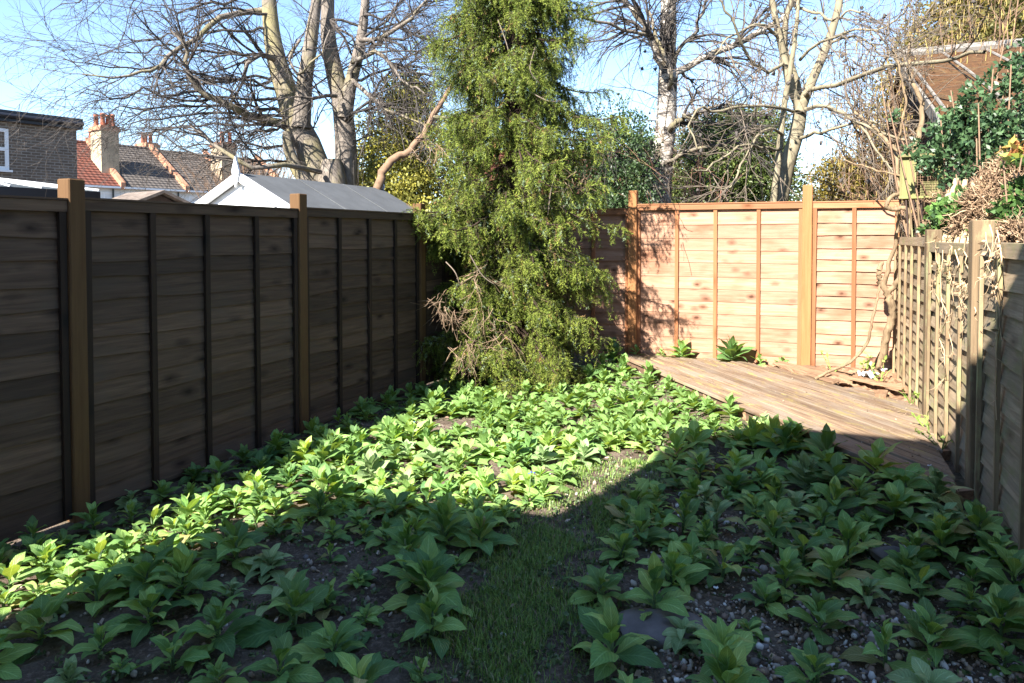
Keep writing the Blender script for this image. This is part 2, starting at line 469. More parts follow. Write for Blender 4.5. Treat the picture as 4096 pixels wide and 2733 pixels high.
# ------------------------------------------------------------------ lap fences
def board_mesh(name, L, H, seed, wav, mat, seg=8, curl=0.0, out=.019):
    r = random.Random(seed); vs, fs = [], []
    ph = [r.uniform(0, 6.3) for _ in range(3)]
    for i in range(seg + 1):
        x = L * i / seg
        w = wav * (math.sin(x * 2.3 + ph[0]) * .6 + math.sin(x * 5.1 + ph[1]) * .35 + math.sin(x * 9 + ph[2]) * .15) + r.uniform(-.15, .15) * wav
        cy = curl * r.uniform(-1, 1)
        zb = -H / 2 + w
        vs += [(x, .001, H / 2), (x, -out + cy, zb), (x, -out + .009 + cy, zb + .001), (x, .008, H / 2)]
    for i in range(seg):
        a = i * 4
        for k in range(4): fs.append((a + k, a + (k + 1) % 4, a + 4 + (k + 1) % 4, a + 4 + k))
    fs += [(3, 2, 1, 0), tuple(seg * 4 + k for k in range(4))]
    mb = MB(); mb.add(vs, [tuple(reversed(f)) for f in fs])
    return mb.mesh(name, mat)
def lap_panel(fence, x0, x1, z0, z1, pitch, wav, wmat, bmat, rmat, nbat, seed, rail_h=.075, curl=0.0, cap=True, tilt=0.0, out=.019):
    L = x1 - x0; r = random.Random(seed)
    mb = MB()                                   # frame: rails and edge battens
    cz = .0135 if cap else 0.0
    mb.prism([(-.042, z1 - rail_h), (-.012, z1 - rail_h), (-.012, z1 - cz - .03), (.03, z1 - cz - .03), (.03, z1 - cz), (-.042, z1 - cz)], 0, L, Matrix(((0, 1, 0, 0), (1, 0, 0, 0), (0, 0, 1, 0), (0, 0, 0, 1))))
    fr = mb.build('panel_frame', rmat, fence, loc=(x0, 0, 0))
    if cap:
        cb = MB(); cb.box(-.004, L + .004, -.05, .035, z1 - .0115, z1); cb.build('cap_strip', rmat, fr)
    bw_ = .02 if cap else .014
    edge = MB(); edge.box(-bw_, bw_, -.021 - out, -.0005 - out, 0, z1 - rail_h - z0 - .002)
    bm = edge.mesh('batten', bmat)
    xs = [.022, L - .022] + [L * (k + 1) / (nbat + 1) for k in range(nbat)]
    for i, bx in enumerate(xs):
        link('batten', bm, fr, loc=(bx + (r.uniform(-.012, .012) if i > 1 else 0), r.uniform(-.002, .0005), z0), rot=(0, r.uniform(-.004, .004) + tilt * r.uniform(-1, 1), 0))
    H = pitch + .062
    vars_ = [board_mesh('board', L - .004, H, seed * 11 + k, wav, wmat, curl=curl, out=out) for k in range(6)]
    z = z1 - .045; k = 0
    while z - pitch > z0 - .06:
        zz = z - H / 2
        link('board', vars_[(k * 5 + k // 6) % 6], fr, loc=(.002, 0.0, zz + r.uniform(-.008, .008)), rot=(r.uniform(-.012, .012), r.uniform(-1, 1) * wav * .18, 0))
        z -= pitch * r.uniform(.9, 1.1); k += 1
    return fr
def post(fence, x, z1, mat, w=.1, proud=.058, z0=-.05, lean=0):
    mb = MB(); mb.bevbox(-w / 2, w / 2, -proud, w - proud, 0, z1 - z0)
    return mb.build('post', mat, fence, loc=(x, 0, z0), rot=(0, lean, 0))

W = MAT
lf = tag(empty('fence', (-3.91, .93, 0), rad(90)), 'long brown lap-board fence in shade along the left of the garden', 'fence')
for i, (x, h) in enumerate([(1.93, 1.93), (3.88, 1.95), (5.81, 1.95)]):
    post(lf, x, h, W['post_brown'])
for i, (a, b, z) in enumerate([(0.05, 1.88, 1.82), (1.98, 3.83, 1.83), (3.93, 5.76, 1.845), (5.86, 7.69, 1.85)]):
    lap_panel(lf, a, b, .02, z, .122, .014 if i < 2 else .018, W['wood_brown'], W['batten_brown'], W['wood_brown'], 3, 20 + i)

bf = tag(empty('fence', (-3.86, 8.68, 0), 0), 'sunlit orange-brown lap-board fence across the back of the garden', 'fence')
for x, h in ((1.78, 2.15), (3.71, 2.165)):
    post(bf, x, h, W['post_new'], proud=.07)
lap_panel(bf, .0, 1.73, .16, 1.945, .128, .008, W['wood_new'], W['batten_new'], W['rail_new'], 3, 41)
lap_panel(bf, 1.83, 3.66, .19, 1.99, .145, .003, W['wood_new'], W['batten_new'], W['rail_new'], 3, 42, out=.008)
lap_panel(bf, 3.76, 4.60, .19, 1.985, .127, .009, W['wood_new'], W['batten_new'], W['rail_new'], 1, 43, curl=.004)

RF_SL = .033
RF_ANG = math.atan2(-1, RF_SL)
rf = tag(empty('fence', (.735, 8.55, 0), RF_ANG), 'old weathered lap-board fence with pale battens along the right side', 'fence')
post(rf, 2.02, 1.66, W['post_old'], w=.105, proud=.06, lean=.01)
post(rf, 3.68, 1.70, W['post_old'], w=.11, proud=.075, lean=-.012)
post(rf, 5.56, 1.7, W['post_old'], w=.1)
lap_panel(rf, .02, 1.96, .12, 1.60, .105, .018, W['wood_old'], W['batten_old'], W['wood_old'], 4, 61, curl=.006, cap=False, tilt=.012, out=.030)
lap_panel(rf, 2.08, 3.62, .08, 1.565, .108, .02, W['wood_old'], W['batten_old'], W['wood_old'], 3, 62, curl=.007, cap=False, tilt=.015, out=.032)
lap_panel(rf, 3.74, 5.5, .0, 1.575, .125, .02, W['wood_old'], W['batten_old'], W['wood_old'], 3, 63, curl=.006, cap=False, tilt=.012, out=.030)

# ------------------------------------------------------------------ deck
DD = Vector((.593, -.805, 0)).normalized(); DN = Vector((.805, .593, 0)).normalized()
DP = Vector((-2.12, 8.33, 0))
def rfx(y): return .735 + (8.55 - y) * RF_SL
def deck_span(s):
    p = DP + DN * s
    t0 = (8.60 - p.y) / DD.y
    # x on right fence: p.x + t*DD.x = rfx(p.y + t*DD.y) - .05
    t1 = (.735 + (8.55 - p.y) * RF_SL - .05 - max(0, .12 - .1 * s) - p.x) / (DD.x + RF_SL * DD.y)
    return t0, t1
deck = tag(empty('deck', (DP.x, DP.y, 0)), 'weathered timber deck filling the sunny far right corner', 'deck')
dang = math.atan2(DD.y, DD.x)
def plank_mesh(L, w, th, seed, broken=False, mat='deck_wood', k0=0.0, k1=0.0):
    r = random.Random(seed); n = 7; vs, fs = [], []
    for i in range(n + 1):
        x = L * i / n; dz = r.uniform(-.002, .002)
        e = r.uniform(-.0015, .0015)
        if broken: e = r.uniform(-.018, .012); dz = r.uniform(-.008, .006)
        kk = k0 if i == 0 else (k1 if i == n else 0.0)
        vs += [(x + kk * yy, yy, zz) for yy, zz in ((-w / 2 + e, -th), (-w / 2 + e, dz - .004), (-w / 2 + .004 + e, dz), (w / 2 - .004, dz), (w / 2, dz - .004), (w / 2, -th))]
    for i in range(n):
        a = i * 6
        for k in range(6): fs.append((a + k, a + 6 + k, a + 6 + (k + 1) % 6, a + (k + 1) % 6))
    fs += [tuple(range(6)), tuple(n * 6 + k for k in range(5, -1, -1))]
    mb = MB(); mb.add(vs, [tuple(reversed(f)) for f in fs]); return mb.mesh('plank', MAT[mat])
PW = .122
for i in range(12):
    s = (i + .5) * PW
    t0, t1 = deck_span(s)
    if i == 11: t0 += 1.45
    if i == 10: t0 += .35
    p = DN * s + DD * (t0 + random.uniform(-.01, .02))
    link('plank', plank_mesh(t1 - t0, PW - random.uniform(.009, .014), .028, i + 3, i >= 11, k0=.737 if i < 10 else 0, k1=-1.456), deck, loc=(p.x, p.y, DECK_Z + random.uniform(-.003, .003)), rot=(random.uniform(-.008, .008), 0, dang))
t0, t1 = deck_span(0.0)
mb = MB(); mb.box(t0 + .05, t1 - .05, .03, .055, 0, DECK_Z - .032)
mb.build('edge_shade_board', MAT['wood_brown'], deck, loc=(0, 0, 0), rot=(0, 0, dang))  # recessed board, coloured dark to stand for the shade under the planks
mb = MB()                                      # joists under the planks
for t in np.linspace(t0 + .25, t1 - .2, 8):
    a, b = DD * t + DN * .03, DN
    for k in range(1):
        M = Matrix.Translation(DD * t) @ Matrix.Rotation(dang, 4, 'Z')
        mb.box(-.025, .025, .025, 1.25, 0, DECK_Z - .034, M)
joist = mb.build('joist', MAT['wood_rot'], deck); joist['kind'] = 'stuff'
# rotten corner: broken board pieces lying on crumbled wood and soil
soil = []
def corner_mound():
    xs = np.linspace(-1.2, .8, 42); ys = np.linspace(6.4, 8.62, 46)
    X, Y = np.meshgrid(xs, ys)
    s = (X - DP.x) * DN.x + (Y - DP.y) * DN.y
    Z = .17 + .03 * np.clip((s - 1.5) * 1.5, -1, 1) + rng.normal(0, .014, X.shape)
    Z = np.where(s < 1.34, .02, Z)
    Z = np.where((s < 1.42), np.minimum(Z, .12), Z)
    V = np.stack([X, Y, Z], -1).reshape(-1, 3)
    nx = 42; i = np.arange(45)[:, None] * nx + np.arange(nx - 1)[None]
    Fq = np.stack([i, i + 1, i + nx + 1, i + nx], -1).reshape(-1, 4)
    keep = (s.reshape(-1)[Fq].min(1) > 1.2)
    tag(nmesh('corner_soil', V, Fq[keep], MAT['rot_soil'], smooth=True), kind='structure')
m = NT('rot_soil')
_f = m.noise(m.coord(), 9.0, 6, .75)
m.bump(_f, .8, .03); m.fin(m.ramp(_f, [(.32, (.10, .06, .035)), (.5, (.22, .13, .075)), (.68, (.38, .26, .16))]), .95, .1)
corner_mound()
frag = []
for i in range(26):
    s = random.uniform(1.42, 2.2); t0, t1 = deck_span(s)
    L = random.uniform(.25, .95) if i < 14 else random.uniform(.12, .3)
    t = random.uniform(t0 + .05, max(t0 + .1, t1 - L))
    p = DP + DN * s + DD * t
    yaw = dang + random.gauss(0, .12 if i < 14 else .5)
    q = p + Vector((math.cos(yaw), math.sin(yaw), 0)) * L
    if q.x > rfx(q.y) - .04 or q.y > 8.58 or q.x < -1.1: continue
    o = link('plank', plank_mesh(L, random.uniform(.05, .11), .022, 90 + i, True, 'wood_rot'), deck, loc=(p.x - DP.x, p.y - DP.y, DECK_Z + random.uniform(-.012, .03)), rot=(random.gauss(0, .16), random.gauss(0, .03), yaw))

# ------------------------------------------------------------------ the house whose shade falls over the near half (stands behind the camera)
def box_obj(name, mat, parent, x0, x1, y0, y1, z0, z1):
    mb = MB(); mb.box(x0, x1, y0, y1, z0, z1); return mb.build(name, MAT[mat], parent)
hs = tag(empty('house', (-2.5, -.42, 0)), 'white-walled rear extension just behind the viewpoint whose shade covers the near bed', 'house')
box_obj('wall', 'render_white', hs, 0, 6.0, -4.0, 0, 0, 4.98)  # unseen wall, white added to bounce fill light into the near shade
box_obj('roof', 'felt_grey', hs, -.0, 6.0, -4.0, -.0, 4.983, 5.14)
box_obj('wing_wall', 'render_white', hs, -1.27, -.003, -4.0, 0, 0, 3.2)
wr = MB(); wr.prism([(-1.3, 3.203), (-.003, 3.203), (-.003, 3.5), (-1.3, 3.27)], -4.0, .02); wr.build('wing_roof', MAT['felt_grey'], hs)
wd = box_obj('window', 'frame_white', hs, 1.2, 3.2, .003, .06, .9, 2.2)
box_obj('pane', 'window_glass', wd, 1.28, 3.12, .062, .066, .98, 2.12)

# ------------------------------------------------------------------ buildings beyond the left fence
def window(parent, M, x0, x1, z0, z1, glass='window_glass', fw=.06, bars=(), tr=()):
    mb = MB(); y = -.03
    mb.box(x0, x0 + fw, y, .02, z0, z1, M); mb.box(x1 - fw, x1, y, .02, z0, z1, M)
    mb.box(x0 + fw, x1 - fw, y, .02, z1 - fw, z1, M); mb.box(x0 + fw, x1 - fw, y, .02, z0, z0 + fw, M)
    for b in bars: mb.box(b - fw / 2, b + fw / 2, y - .004, .02, z0 + fw, z1 - fw, M)
    for t in tr: mb.box(x0 + fw, x1 - fw, y - .002, .02, t - fw / 2, t + fw / 2, M)
    w = mb.build('window', MAT['frame_white'], parent)
    mb = MB(); mb.box(x0 + fw * .9, x1 - fw * .9, .004, .012, z0 + fw * .9, z1 - fw * .9, M); mb.build('pane', MAT[glass], w)
    mb = MB(); mb.box(x0 - .06, x1 + .06, -.10, -.035, z0 - .06, z0 - .004, M); mb.build('sill', MAT['frame_white'], w)
    return w
RV = Vector((math.sin(rad(13)), math.cos(rad(13)), 0))           # the street's direction
RANG = math.atan2(RV.y, RV.x)
# local frame: x along the street (away), -y towards us, z up
pe = at(76.3, 119, 21.0)
bh = tag(empty('brick_house', (pe.x, pe.y, 0), RANG), 'dark brick house with flat roof and white sash window at the far left', 'house')
ztop = pe.z
box_obj('wall', 'brick_stock', bh, -9, 0, 0, 6, 0, ztop - .30)
box_obj('fascia', 'fascia_dark', bh, -9.05, .12, -.14, 6.1, ztop - .298, ztop)
mb = MB(); mb.tube([(-9, -.2, ztop - .12), (.1, -.2, ztop - .16)], [.06, .06], 8); mb.build('gutter', MAT['fascia_dark'], bh)
I4 = Matrix.Identity(4)
def local_hit(o, px, py):                      # where a sight line meets the front plane of a building
    n = Vector((math.sin(-o.rotation_euler.z) * -1, 0, 0))
    a = o.rotation_euler.z
    n = Vector((math.sin(a), -math.cos(a), 0))
    p = at_plane(px, py, Vector(o.location), n) - Vector(o.location)
    return p.dot(Vector((math.cos(a), math.sin(a), 0))), p.z
wx1, wz1 = local_hit(bh, 8, 129); _, wz0 = local_hit(bh, 8, 170)
window(bh, I4, wx1 - 1.5, wx1, wz0, wz1, 'window_blind', .09, tr=((wz0 + wz1) / 2,))
lx0, _ = local_hit(bh, 17, 110)
mb = MB(); mb.prism([(lx0 - 9, ztop + .003), (lx0, ztop + .003), (lx0 - 4, ztop + 1.9)], .6, 7); mb.build('main_roof', MAT['tile_grey'], bh)
pw = at(-70, 150, 19.5)

def tiled_roof(parent, x0, x1, ze, zr, run, mat, over=.35, courses=17):
    mb = MB(); sl = (zr - ze) / run
    for i in range(courses):
        a0, a1 = i / courses, (i + 1.12) / courses
        y0 = -over + (run + over) * a0; y1 = -over + (run + over) * min(a1, 1)
        za, zb = ze + sl * y0 + .05, ze + sl * y1 + .0
        mb.add([(x0, y0, za), (x1, y0, za), (x1, y1, zb), (x0, y1, zb), (x0, y0, za - .055), (x1, y0, za - .055)], [(0, 1, 2, 3), (4, 5, 1, 0)])
    mb.add([(x0, -over + .02, ze - over * sl - .03), (x1, -over + .02, ze - over * sl - .03), (x1, run, zr - .05), (x0, run, zr - .05)], [(0, 3, 2, 1)])
    mb.add([(x0, run, zr), (x1, run, zr), (x1, 2 * run + over, ze - over * sl), (x0, 2 * run + over, ze - over * sl)], [(0, 1, 2, 3)])
    rf_ = mb.build('roof', MAT[mat], parent)
    mb = MB(); mb.tube([(x0, run, zr + .02), (x1, run, zr + .02)], [.13, .13], 8); mb.build('ridge', MAT[mat], rf_)
    return rf_
def chimney(parent, x, y, z0, z1, w, d, pots):
    mb = MB(); mb.box(x - w / 2, x + w / 2, y - d / 2, y + d / 2, z0, z1)
    ch = mb.build('chimney', MAT['chimney_render'], parent)
    mb = MB(); mb.box(x - w / 2 - .1, x + w / 2 + .1, y - d / 2 - .1, y + d / 2 + .1, z1 + .003, z1 + .22); mb.box(x - w / 2 - .04, x + w / 2 + .04, y - d / 2 - .04, y + d / 2 + .04, z1 + .2205, z1 + .33); mb.build('chimney_cap', MAT['ridge_clay'], ch)
    for px_, py_ in pots:
        mb = MB(); q = [(x + px_, y + py_, z1 + .3 + h) for h in (0, .1, .7, .72, .85, .86)]
        mb.tube(q, [.17, .16, .13, .17, .16, .10], 10); mb.build('chimney_pot', MAT['terracotta'], ch, smooth=True)
    return ch
p0 = at(76, 180.5, 46.0)
terr0 = empty('tmp', (p0.x, p0.y, 0), RANG)
sx = [local_hit(terr0, px, 180)[0] for px in (40, 120, 184, 238, 290)]
bpy.data.objects.remove(terr0)
RUN = 4.4; ZE = p0.z; ZR = ZE + 2.95
tl = ['white terraced house with red-brown tiled roof and tall chimney next to the brick house',
      'white terraced house with grey tiled roof between two red coped party walls',
      'far white terraced house with grey tiled roof behind the white shed',
      'farthest grey-roofed terraced house half hidden by the big bare tree']
houses = []
for i in range(4):
    x0, x1 = sx[i], sx[i + 1]
    h = tag(empty('terraced_house', (p0.x + RV.x * x0, p0.y + RV.y * x0, -.02), RANG), tl[i], 'house', 'row of terraced houses beyond the left fence')
    houses.append(h); Lh = x1 - x0
    box_obj('wall', 'render_white', h, 0.01, Lh - .01, 0, 2 * RUN, 0, ZE - .02)
    tiled_roof(h, .06, Lh - .16, ZE, ZR - (.0 if i < 2 else .1), RUN, 'tile_red' if i == 0 else 'tile_grey')
    mb = MB()                                   # party wall with clay coping
    sl = (ZR - ZE) / RUN
    mb.prism([(-.45, ZE - .42), (RUN, ZR - .1), (RUN, ZR + .38), (-.45, ZE + .05)], Lh - .155, Lh + .155, Matrix(((0, 1, 0, 0), (1, 0, 0, 0), (0, 0, 1, 0), (0, 0, 0, 1))))
    pwl = mb.build('party_wall', MAT['ridge_clay'], h)
    mb = MB(); mb.box(.05, Lh - .17, -.48, -.33, ZE - .36, ZE - .24); mb.build('gutter', MAT['frame_white'], h)
    n = 2
    for k in range(n):
        cx_ = Lh * (.3 + .42 * k)
        window(h, I4, cx_ - .95, cx_ + .95, ZE - 2.3, ZE - .62, 'window_glass', .1, bars=(cx_ - .3, cx_ + .3), tr=(ZE - 1.15,))
    mb = MB(); mb.tube([(Lh - .5, -.12, 0), (Lh - .5, -.12, ZE - .4)], [.06, .06], 8); mb.build('downpipe', MAT['metal_black'], h)
# bay on the first house, chimneys on the party walls
h = houses[0]; Lh = sx[1] - sx[0]
chimney(h, Lh - .1, 1.75, ZE + .4, ZR + .55, 1.15, 1.45, [(-.3, -.4), (.3, -.45), (-.05, .15), (.32, .2), (-.3, .5)])
h = houses[1]; Lh = sx[2] - sx[1]
chimney(h, Lh * .42, 2 * RUN - 1.2, ZE, ZR + .2, .9, 1.6, [(-.1, .2), (.25, .5)])
h = houses[2]; Lh = sx[3] - sx[2]
chimney(h, Lh * .35, 2 * RUN - 1.0, ZE, ZR + .5, .9, 1.6, [(-.3, 0), (.05, .3), (.35, .1)])
chimney(h, Lh - .1, 1.75, ZE + .4, ZR + .35, 1.15, 1.45, [(-.3, -.4), (.3, -.45), (0, .15)])

# red roof glimpsed behind the holly
pr = at(575, 160, 34.0)
gh = tag(empty('house', (pr.x, pr.y, 0), rad(20)), 'house with a brown tiled roof glimpsed between the spruce and the holly', 'house')
box_obj('wall', 'brick_stock', gh, -5, 5, 0, 6, 0, pr.z - 1.5)
tiled_roof(gh, -5.2, 5.2, pr.z - 1.4, pr.z + .7, 3.2, 'tile_red')

# conservatory with a hipped roof below the brick house
pc = at(100.5, 195.5, 15.5); pd = at(-60, 196, 13.0)
dv = Vector((pc.x - pd.x, pc.y - pd.y, 0)); Lc = dv.length
cv = tag(empty('conservatory', (pd.x, pd.y, 0), math.atan2(dv.y, dv.x)), 'conservatory with grey and glass hipped roof below the brick house', 'conservatory')
ze = pc.z + .02
box_obj('wall', 'frame_white', cv, .1, Lc - .1, .1, 2.9, 0, ze - .12)
box_obj('gutter', 'fascia_dark', cv, 0, Lc, 0, 3.0, ze - .118, ze + .06)
zr = at(25, 178.7, 14.6).z + .05
mb = MB()
A = [(.02, .02, ze + .063), (Lc - .02, .02, ze + .063), (Lc - .02, 2.98, ze + .063), (.02, 2.98, ze + .063), (1.4, 1.5, zr), (Lc - 1.85, 1.5, zr)]
mb.add(A, [(0, 1, 5, 4)]); mb.add(A, [(2, 3, 4, 5)]); mb.add(A, [(3, 0, 4)])
mb.build('roof', MAT['conserv_roof'], cv)
mb = MB(); mb.add(A, [(1, 2, 5)]); mb.build('roof_pane', MAT['conserv_glass'], cv)
mb = MB()
for a, b in ((0, 4), (1, 5), (2, 5), (4, 5)):
    mb.tube([Vector(A[a]) + Vector((0, 0, .02)), Vector(A[b]) + Vector((0, 0, .02))], [.035, .035], 6)
for k in range(1, 5):
    t = k / 5
    mb.tube([(Lc * t, .02, ze + .08), (1.4 + (Lc - 3.25) * t, 1.5, zr + .02)], [.02, .02], 5)
rb = mb.build('roof_bar', MAT['frame_white'], cv); rb['kind'] = 'stuff'

# small felt-roofed shed
ps = at(161, 190.2, 9.9); pl = at(127, 190.8, 10.5)
dv = Vector((ps.x - pl.x, ps.y - pl.y, 0)); Lc = dv.length + .1
fs_ = tag(empty('shed', (pl.x, pl.y, 0), math.atan2(dv.y, dv.x)), 'small low shed with worn brown felt roof behind the left fence', 'shed')
zr = ps.z
box_obj('wall', 'wood_dark', fs_, .06, Lc - .12, -.62, .62, 0, zr - .34)
mb = MB()
mb.prism([(-.75, zr - .36), (0, zr - .04), (0, zr), (-.78, zr - .33)], 0, Lc, Matrix(((0, 1, 0, 0), (1, 0, 0, 0), (0, 0, 1, 0), (0, 0, 0, 1))))
mb.build('roof_slope', MAT['felt_brown'], fs_)
mb = MB()
mb.prism([(.75, zr - .36), (.78, zr - .33), (.001, zr), (.001, zr - .04)], 0, Lc, Matrix(((0, 1, 0, 0), (1, 0, 0, 0), (0, 0, 1, 0), (0, 0, 0, 1))))
mb.build('roof_slope', MAT['felt_brown'], fs_)
mb = MB(); mb.prism([(-.62, zr - .345), (.62, zr - .345), (0, zr - .06)], Lc - .2, Lc - .13, Matrix(((0, 1, 0, 0), (1, 0, 0, 0), (0, 0, 1, 0), (0, 0, 0, 1)))); mb.build('gable', MAT['wood_dark'], fs_)

# white shed with gable, bargeboards and finial
YG = 7.7
def atY(px, py, Y):
    r = ray(px, py); return CAMV + r * (Y / r.y)
gl, gr, ga = atY(189, 203, YG), atY(291, 207, YG), atY(232.5, 174.5, YG)
gr.x = gr.x; half = (gr.x - gl.x) / 2; cxg = (gl.x + gr.x) / 2
zr_, ze_ = ga.z + .02, gr.z
yend = at_x(377, 184, cxg).y
ws = tag(empty('shed', (cxg, YG, 0)), 'white painted shed with pointed gable finial and grey felt roof', 'shed')
LS = min(max(yend - YG, 2.6), 3.6)
zeave = ze_ - .02
mb = MB(); nb = 16; wh = half - .16
for i in range(nb):                              # shiplap walls, gable side and both long sides
    z0_, z1_ = zeave * i / nb, zeave * (i + 1) / nb - .012
    mb.box(-wh, wh, .06, .10, z0_, z1_)
    mb.box(wh - .04, wh, .1001, LS, z0_, z1_); mb.box(-wh, -wh + .04, .1001, LS, z0_, z1_)
wl = mb.build('shiplap_wall', MAT['white_paint'], ws)
mb = MB(); mb.prism([(-wh, zeave + .001), (wh, zeave + .001), (0, zr_ - .10)], .062, .11); mb.build('gable', MAT['white_paint'], ws)
sl = (zr_ - ze_) / half
mb = MB(); mb.prism([(0.001, zr_), (half + .05, zr_ - sl * (half + .05)), (half + .05, zr_ - sl * (half + .05) - .035), (0.001, zr_ - .035)], .03, LS + .12); mb.build('roof_slope', MAT['felt_grey'], ws)
mb = MB(); mb.prism([(-.001, zr_), (-.001, zr_ - .035), (-half - .05, zr_ - sl * (half + .05) - .035), (-half - .05, zr_ - sl * (half + .05))], .03, LS + .12); mb.build('roof_slope', MAT['felt_grey'], ws)
for ys_ in (LS * .36, LS * .69):
    mb = MB(); mb.prism([(0.02, zr_ + .0035), (half + .052, zr_ + .0035 - sl * (half + .052) + sl * .02), (half + .052, zr_ - sl * (half + .052)), (0.02, zr_ - .004)], ys_, ys_ + .035); mb.build('felt_seam', MAT['felt_grey'], ws)
mb = MB(); mb.box(half - .02, half + .03, .06, LS + .08, zr_ - sl * half - .17, zr_ - sl * half - .05); mb.build('eave_board', MAT['fascia_dark'], ws)
for sgn in (-1, 1):
    mb = MB(); a = half + .07
    mb.prism([(0.002 * sgn, zr_ + .015), (a * sgn, zr_ + .015 - sl * a), (a * sgn, zr_ - .11 - sl * a), (0.002 * sgn, zr_ - .11)][::sgn], -.02, .024); mb.build('bargeboard', MAT['white_paint'], ws)
fh = .36
mb = MB(); mb.prism([(0, zr_ - .2), (.06, zr_ + .02), (0, zr_ + .22), (-.06, zr_ + .02)], -.055, -.0215); mb.build('finial', MAT['white_paint'], ws)
mb = MB(); mb.prism([(0, zr_ - .2), (.07, zr_ + .02), (0, zr_ + .2), (-.07, zr_ + .02)], LS + .125, LS + .15); mb.build('finial', MAT['white_paint'], ws)

# ------------------------------------------------------------------ old garage with mossy roof beyond the right fence
XG = 1.45
e0 = at_x(962, 106, XG); r0 = at_x(915, 55, XG)
gar = tag(empty('garage', (XG, e0.y, 0)), 'old dark garage with brown mossy roof behind the shrub on the right', 'garage')
ry = r0.y - e0.y; zE, zR = e0.z, r0.z
LG = 9.0
mb = MB(); nb = 34                                # dark vertical boards of the end wall
for i in range(nb):
    ya, yb = 2 * ry * i / nb + .12, 2 * ry * (i + 1) / nb + .10
    ym = (ya + yb) / 2; zt = zE + (zR - zE) * (1 - abs(ym - ry) / ry) - .12
    bo = MB(); bo.box(-.02, .02, ya, yb - .015, 0, zt); bo.build('board', MAT['wood_dark'], gar)
box_obj('wall', 'wood_dark', gar, .03, LG, .2, 2 * ry, 0, zE - .25)
mb = MB(); sl = (zR - zE) / ry
mb.add([(-.25, -.25, zE - sl * .25), (LG, -.25, zE - sl * .25), (LG, ry, zR), (-.25, ry, zR), (-.25, -.25, zE - sl * .25 - .05), (LG, -.25, zE - sl * .25 - .05), (LG, ry, zR - .05), (-.25, ry, zR - .05)],
       [(0, 1, 2, 3), (7, 6, 5, 4), (0, 4, 5, 1), (3, 7, 4, 0)])
g_r = mb.build('roof', MAT['moss_roof'], gar)
mb = MB(); mb.add([(-.25, ry, zR), (LG, ry, zR), (LG, 2 * ry + .2, zE - .1), (-.25, 2 * ry + .2, zE - .1)], [(0, 1, 2, 3)]); mb.build('roof', MAT['moss_roof'], gar)
plain('old_lead', (.19, .175, .155), .85, .2, .3, 8, .4)
for i in range(14):
    x = -.2 + i * .62
    mb = MB(); mb.tube([(x, -.24, zE - sl * .24 + .02), (x + .02, ry * .5, (zE + zR) / 2 + .02), (x, ry - .05, zR - .01)], [.022, .02, .022], 6); mb.build('roof_roll', MAT['old_lead'], g_r)
mb = MB(); mb.tube([(-.3, ry, zR + .03), (LG / 2, ry, zR + .05), (LG, ry, zR + .03)], [.09, .09, .09], 8); mb.build('ridge', MAT['old_lead'], g_r)
mb = MB(); mb.prism([(-.27, zE - sl * .27 - .18), (ry, zR - .18), (ry, zR - .02), (-.27, zE - sl * .27 - .02)], -.29, -.255, Matrix(((0, 1, 0, 0), (1, 0, 0, 0), (0, 0, 1, 0), (0, 0, 0, 1)))); mb.build('bargeboard', MAT['old_lead'], gar)

# =================================================================== TREES AND SHRUBS
def spawn(rng, P, R, per, t0, t1, Lr, ang, n, wander, trop, rr, tip=.3, bias=None, bw=0.0):
    N, m, _ = P.shape
    idx = np.repeat(np.arange(N), per)
    K = len(idx)
    t = rng.uniform(t0, t1, K)
    u = t * (m - 1); i = np.minimum(u.astype(int), m - 2); f = (u - i)[:, None]
    pos = P[idx, i] * (1 - f) + P[idx, i + 1] * f
    tan = nrm(P[idx, i + 1] - P[idx, i])
    r0 = (R[idx, i] * (1 - f[:, 0]) + R[idx, i + 1] * f[:, 0]) * rr
    perp = nrm(np.cross(tan, rng.normal(size=(K, 3))))
    a = rng.uniform(ang[0], ang[1], K)[:, None]
    d = nrm(np.cos(a) * tan + np.sin(a) * perp + (0 if bias is None else np.array(bias) * bw))
    plen = np.linalg.norm(np.diff(P, axis=1), axis=2).sum(1)
    if isinstance(Lr, tuple): L = rng.uniform(Lr[0], Lr[1], K)
    else: L = plen[idx] * Lr * rng.uniform(.6, 1.25, K) * (1.1 - .5 * t)
    out = [pos]; tr = np.array(trop)
    for _ in range(n - 1):
        d = nrm(d + rng.normal(0, wander, (K, 3)) + tr)
        pos = pos + d * (L / (n - 1))[:, None]
        out.append(pos)
    Pn = np.stack(out, 1)
    Rn = r0[:, None] * np.linspace(1, tip, n)[None]
    return Pn, Rn
def limb(px_pts, depths, r0, r1, n=10, jit=.0, rg=None):
    if not hasattr(depths, '__len__'): depths = [depths] * len(px_pts)
    pts = [at(x, y, d) for (x, y), d in zip(px_pts, depths)]
    return smooth_path(pts, n, rg, jit)[None], np.linspace(r0, r1, n)[None]
def cat(*a): return tuple(np.concatenate([x[k] for x in a]) for k in range(2))
def tube_part(name, PR, mat, parent, k, stuff=False):
    V, Fq = tubes(PR[0], PR[1], k)
    o = nmesh(name, V - np.array(parent.location), Fq, MAT[mat], parent, smooth=True)
    if stuff: o['kind'] = 'stuff'
    return o
def pxr(px, d): return px / 2 / F_PX * d

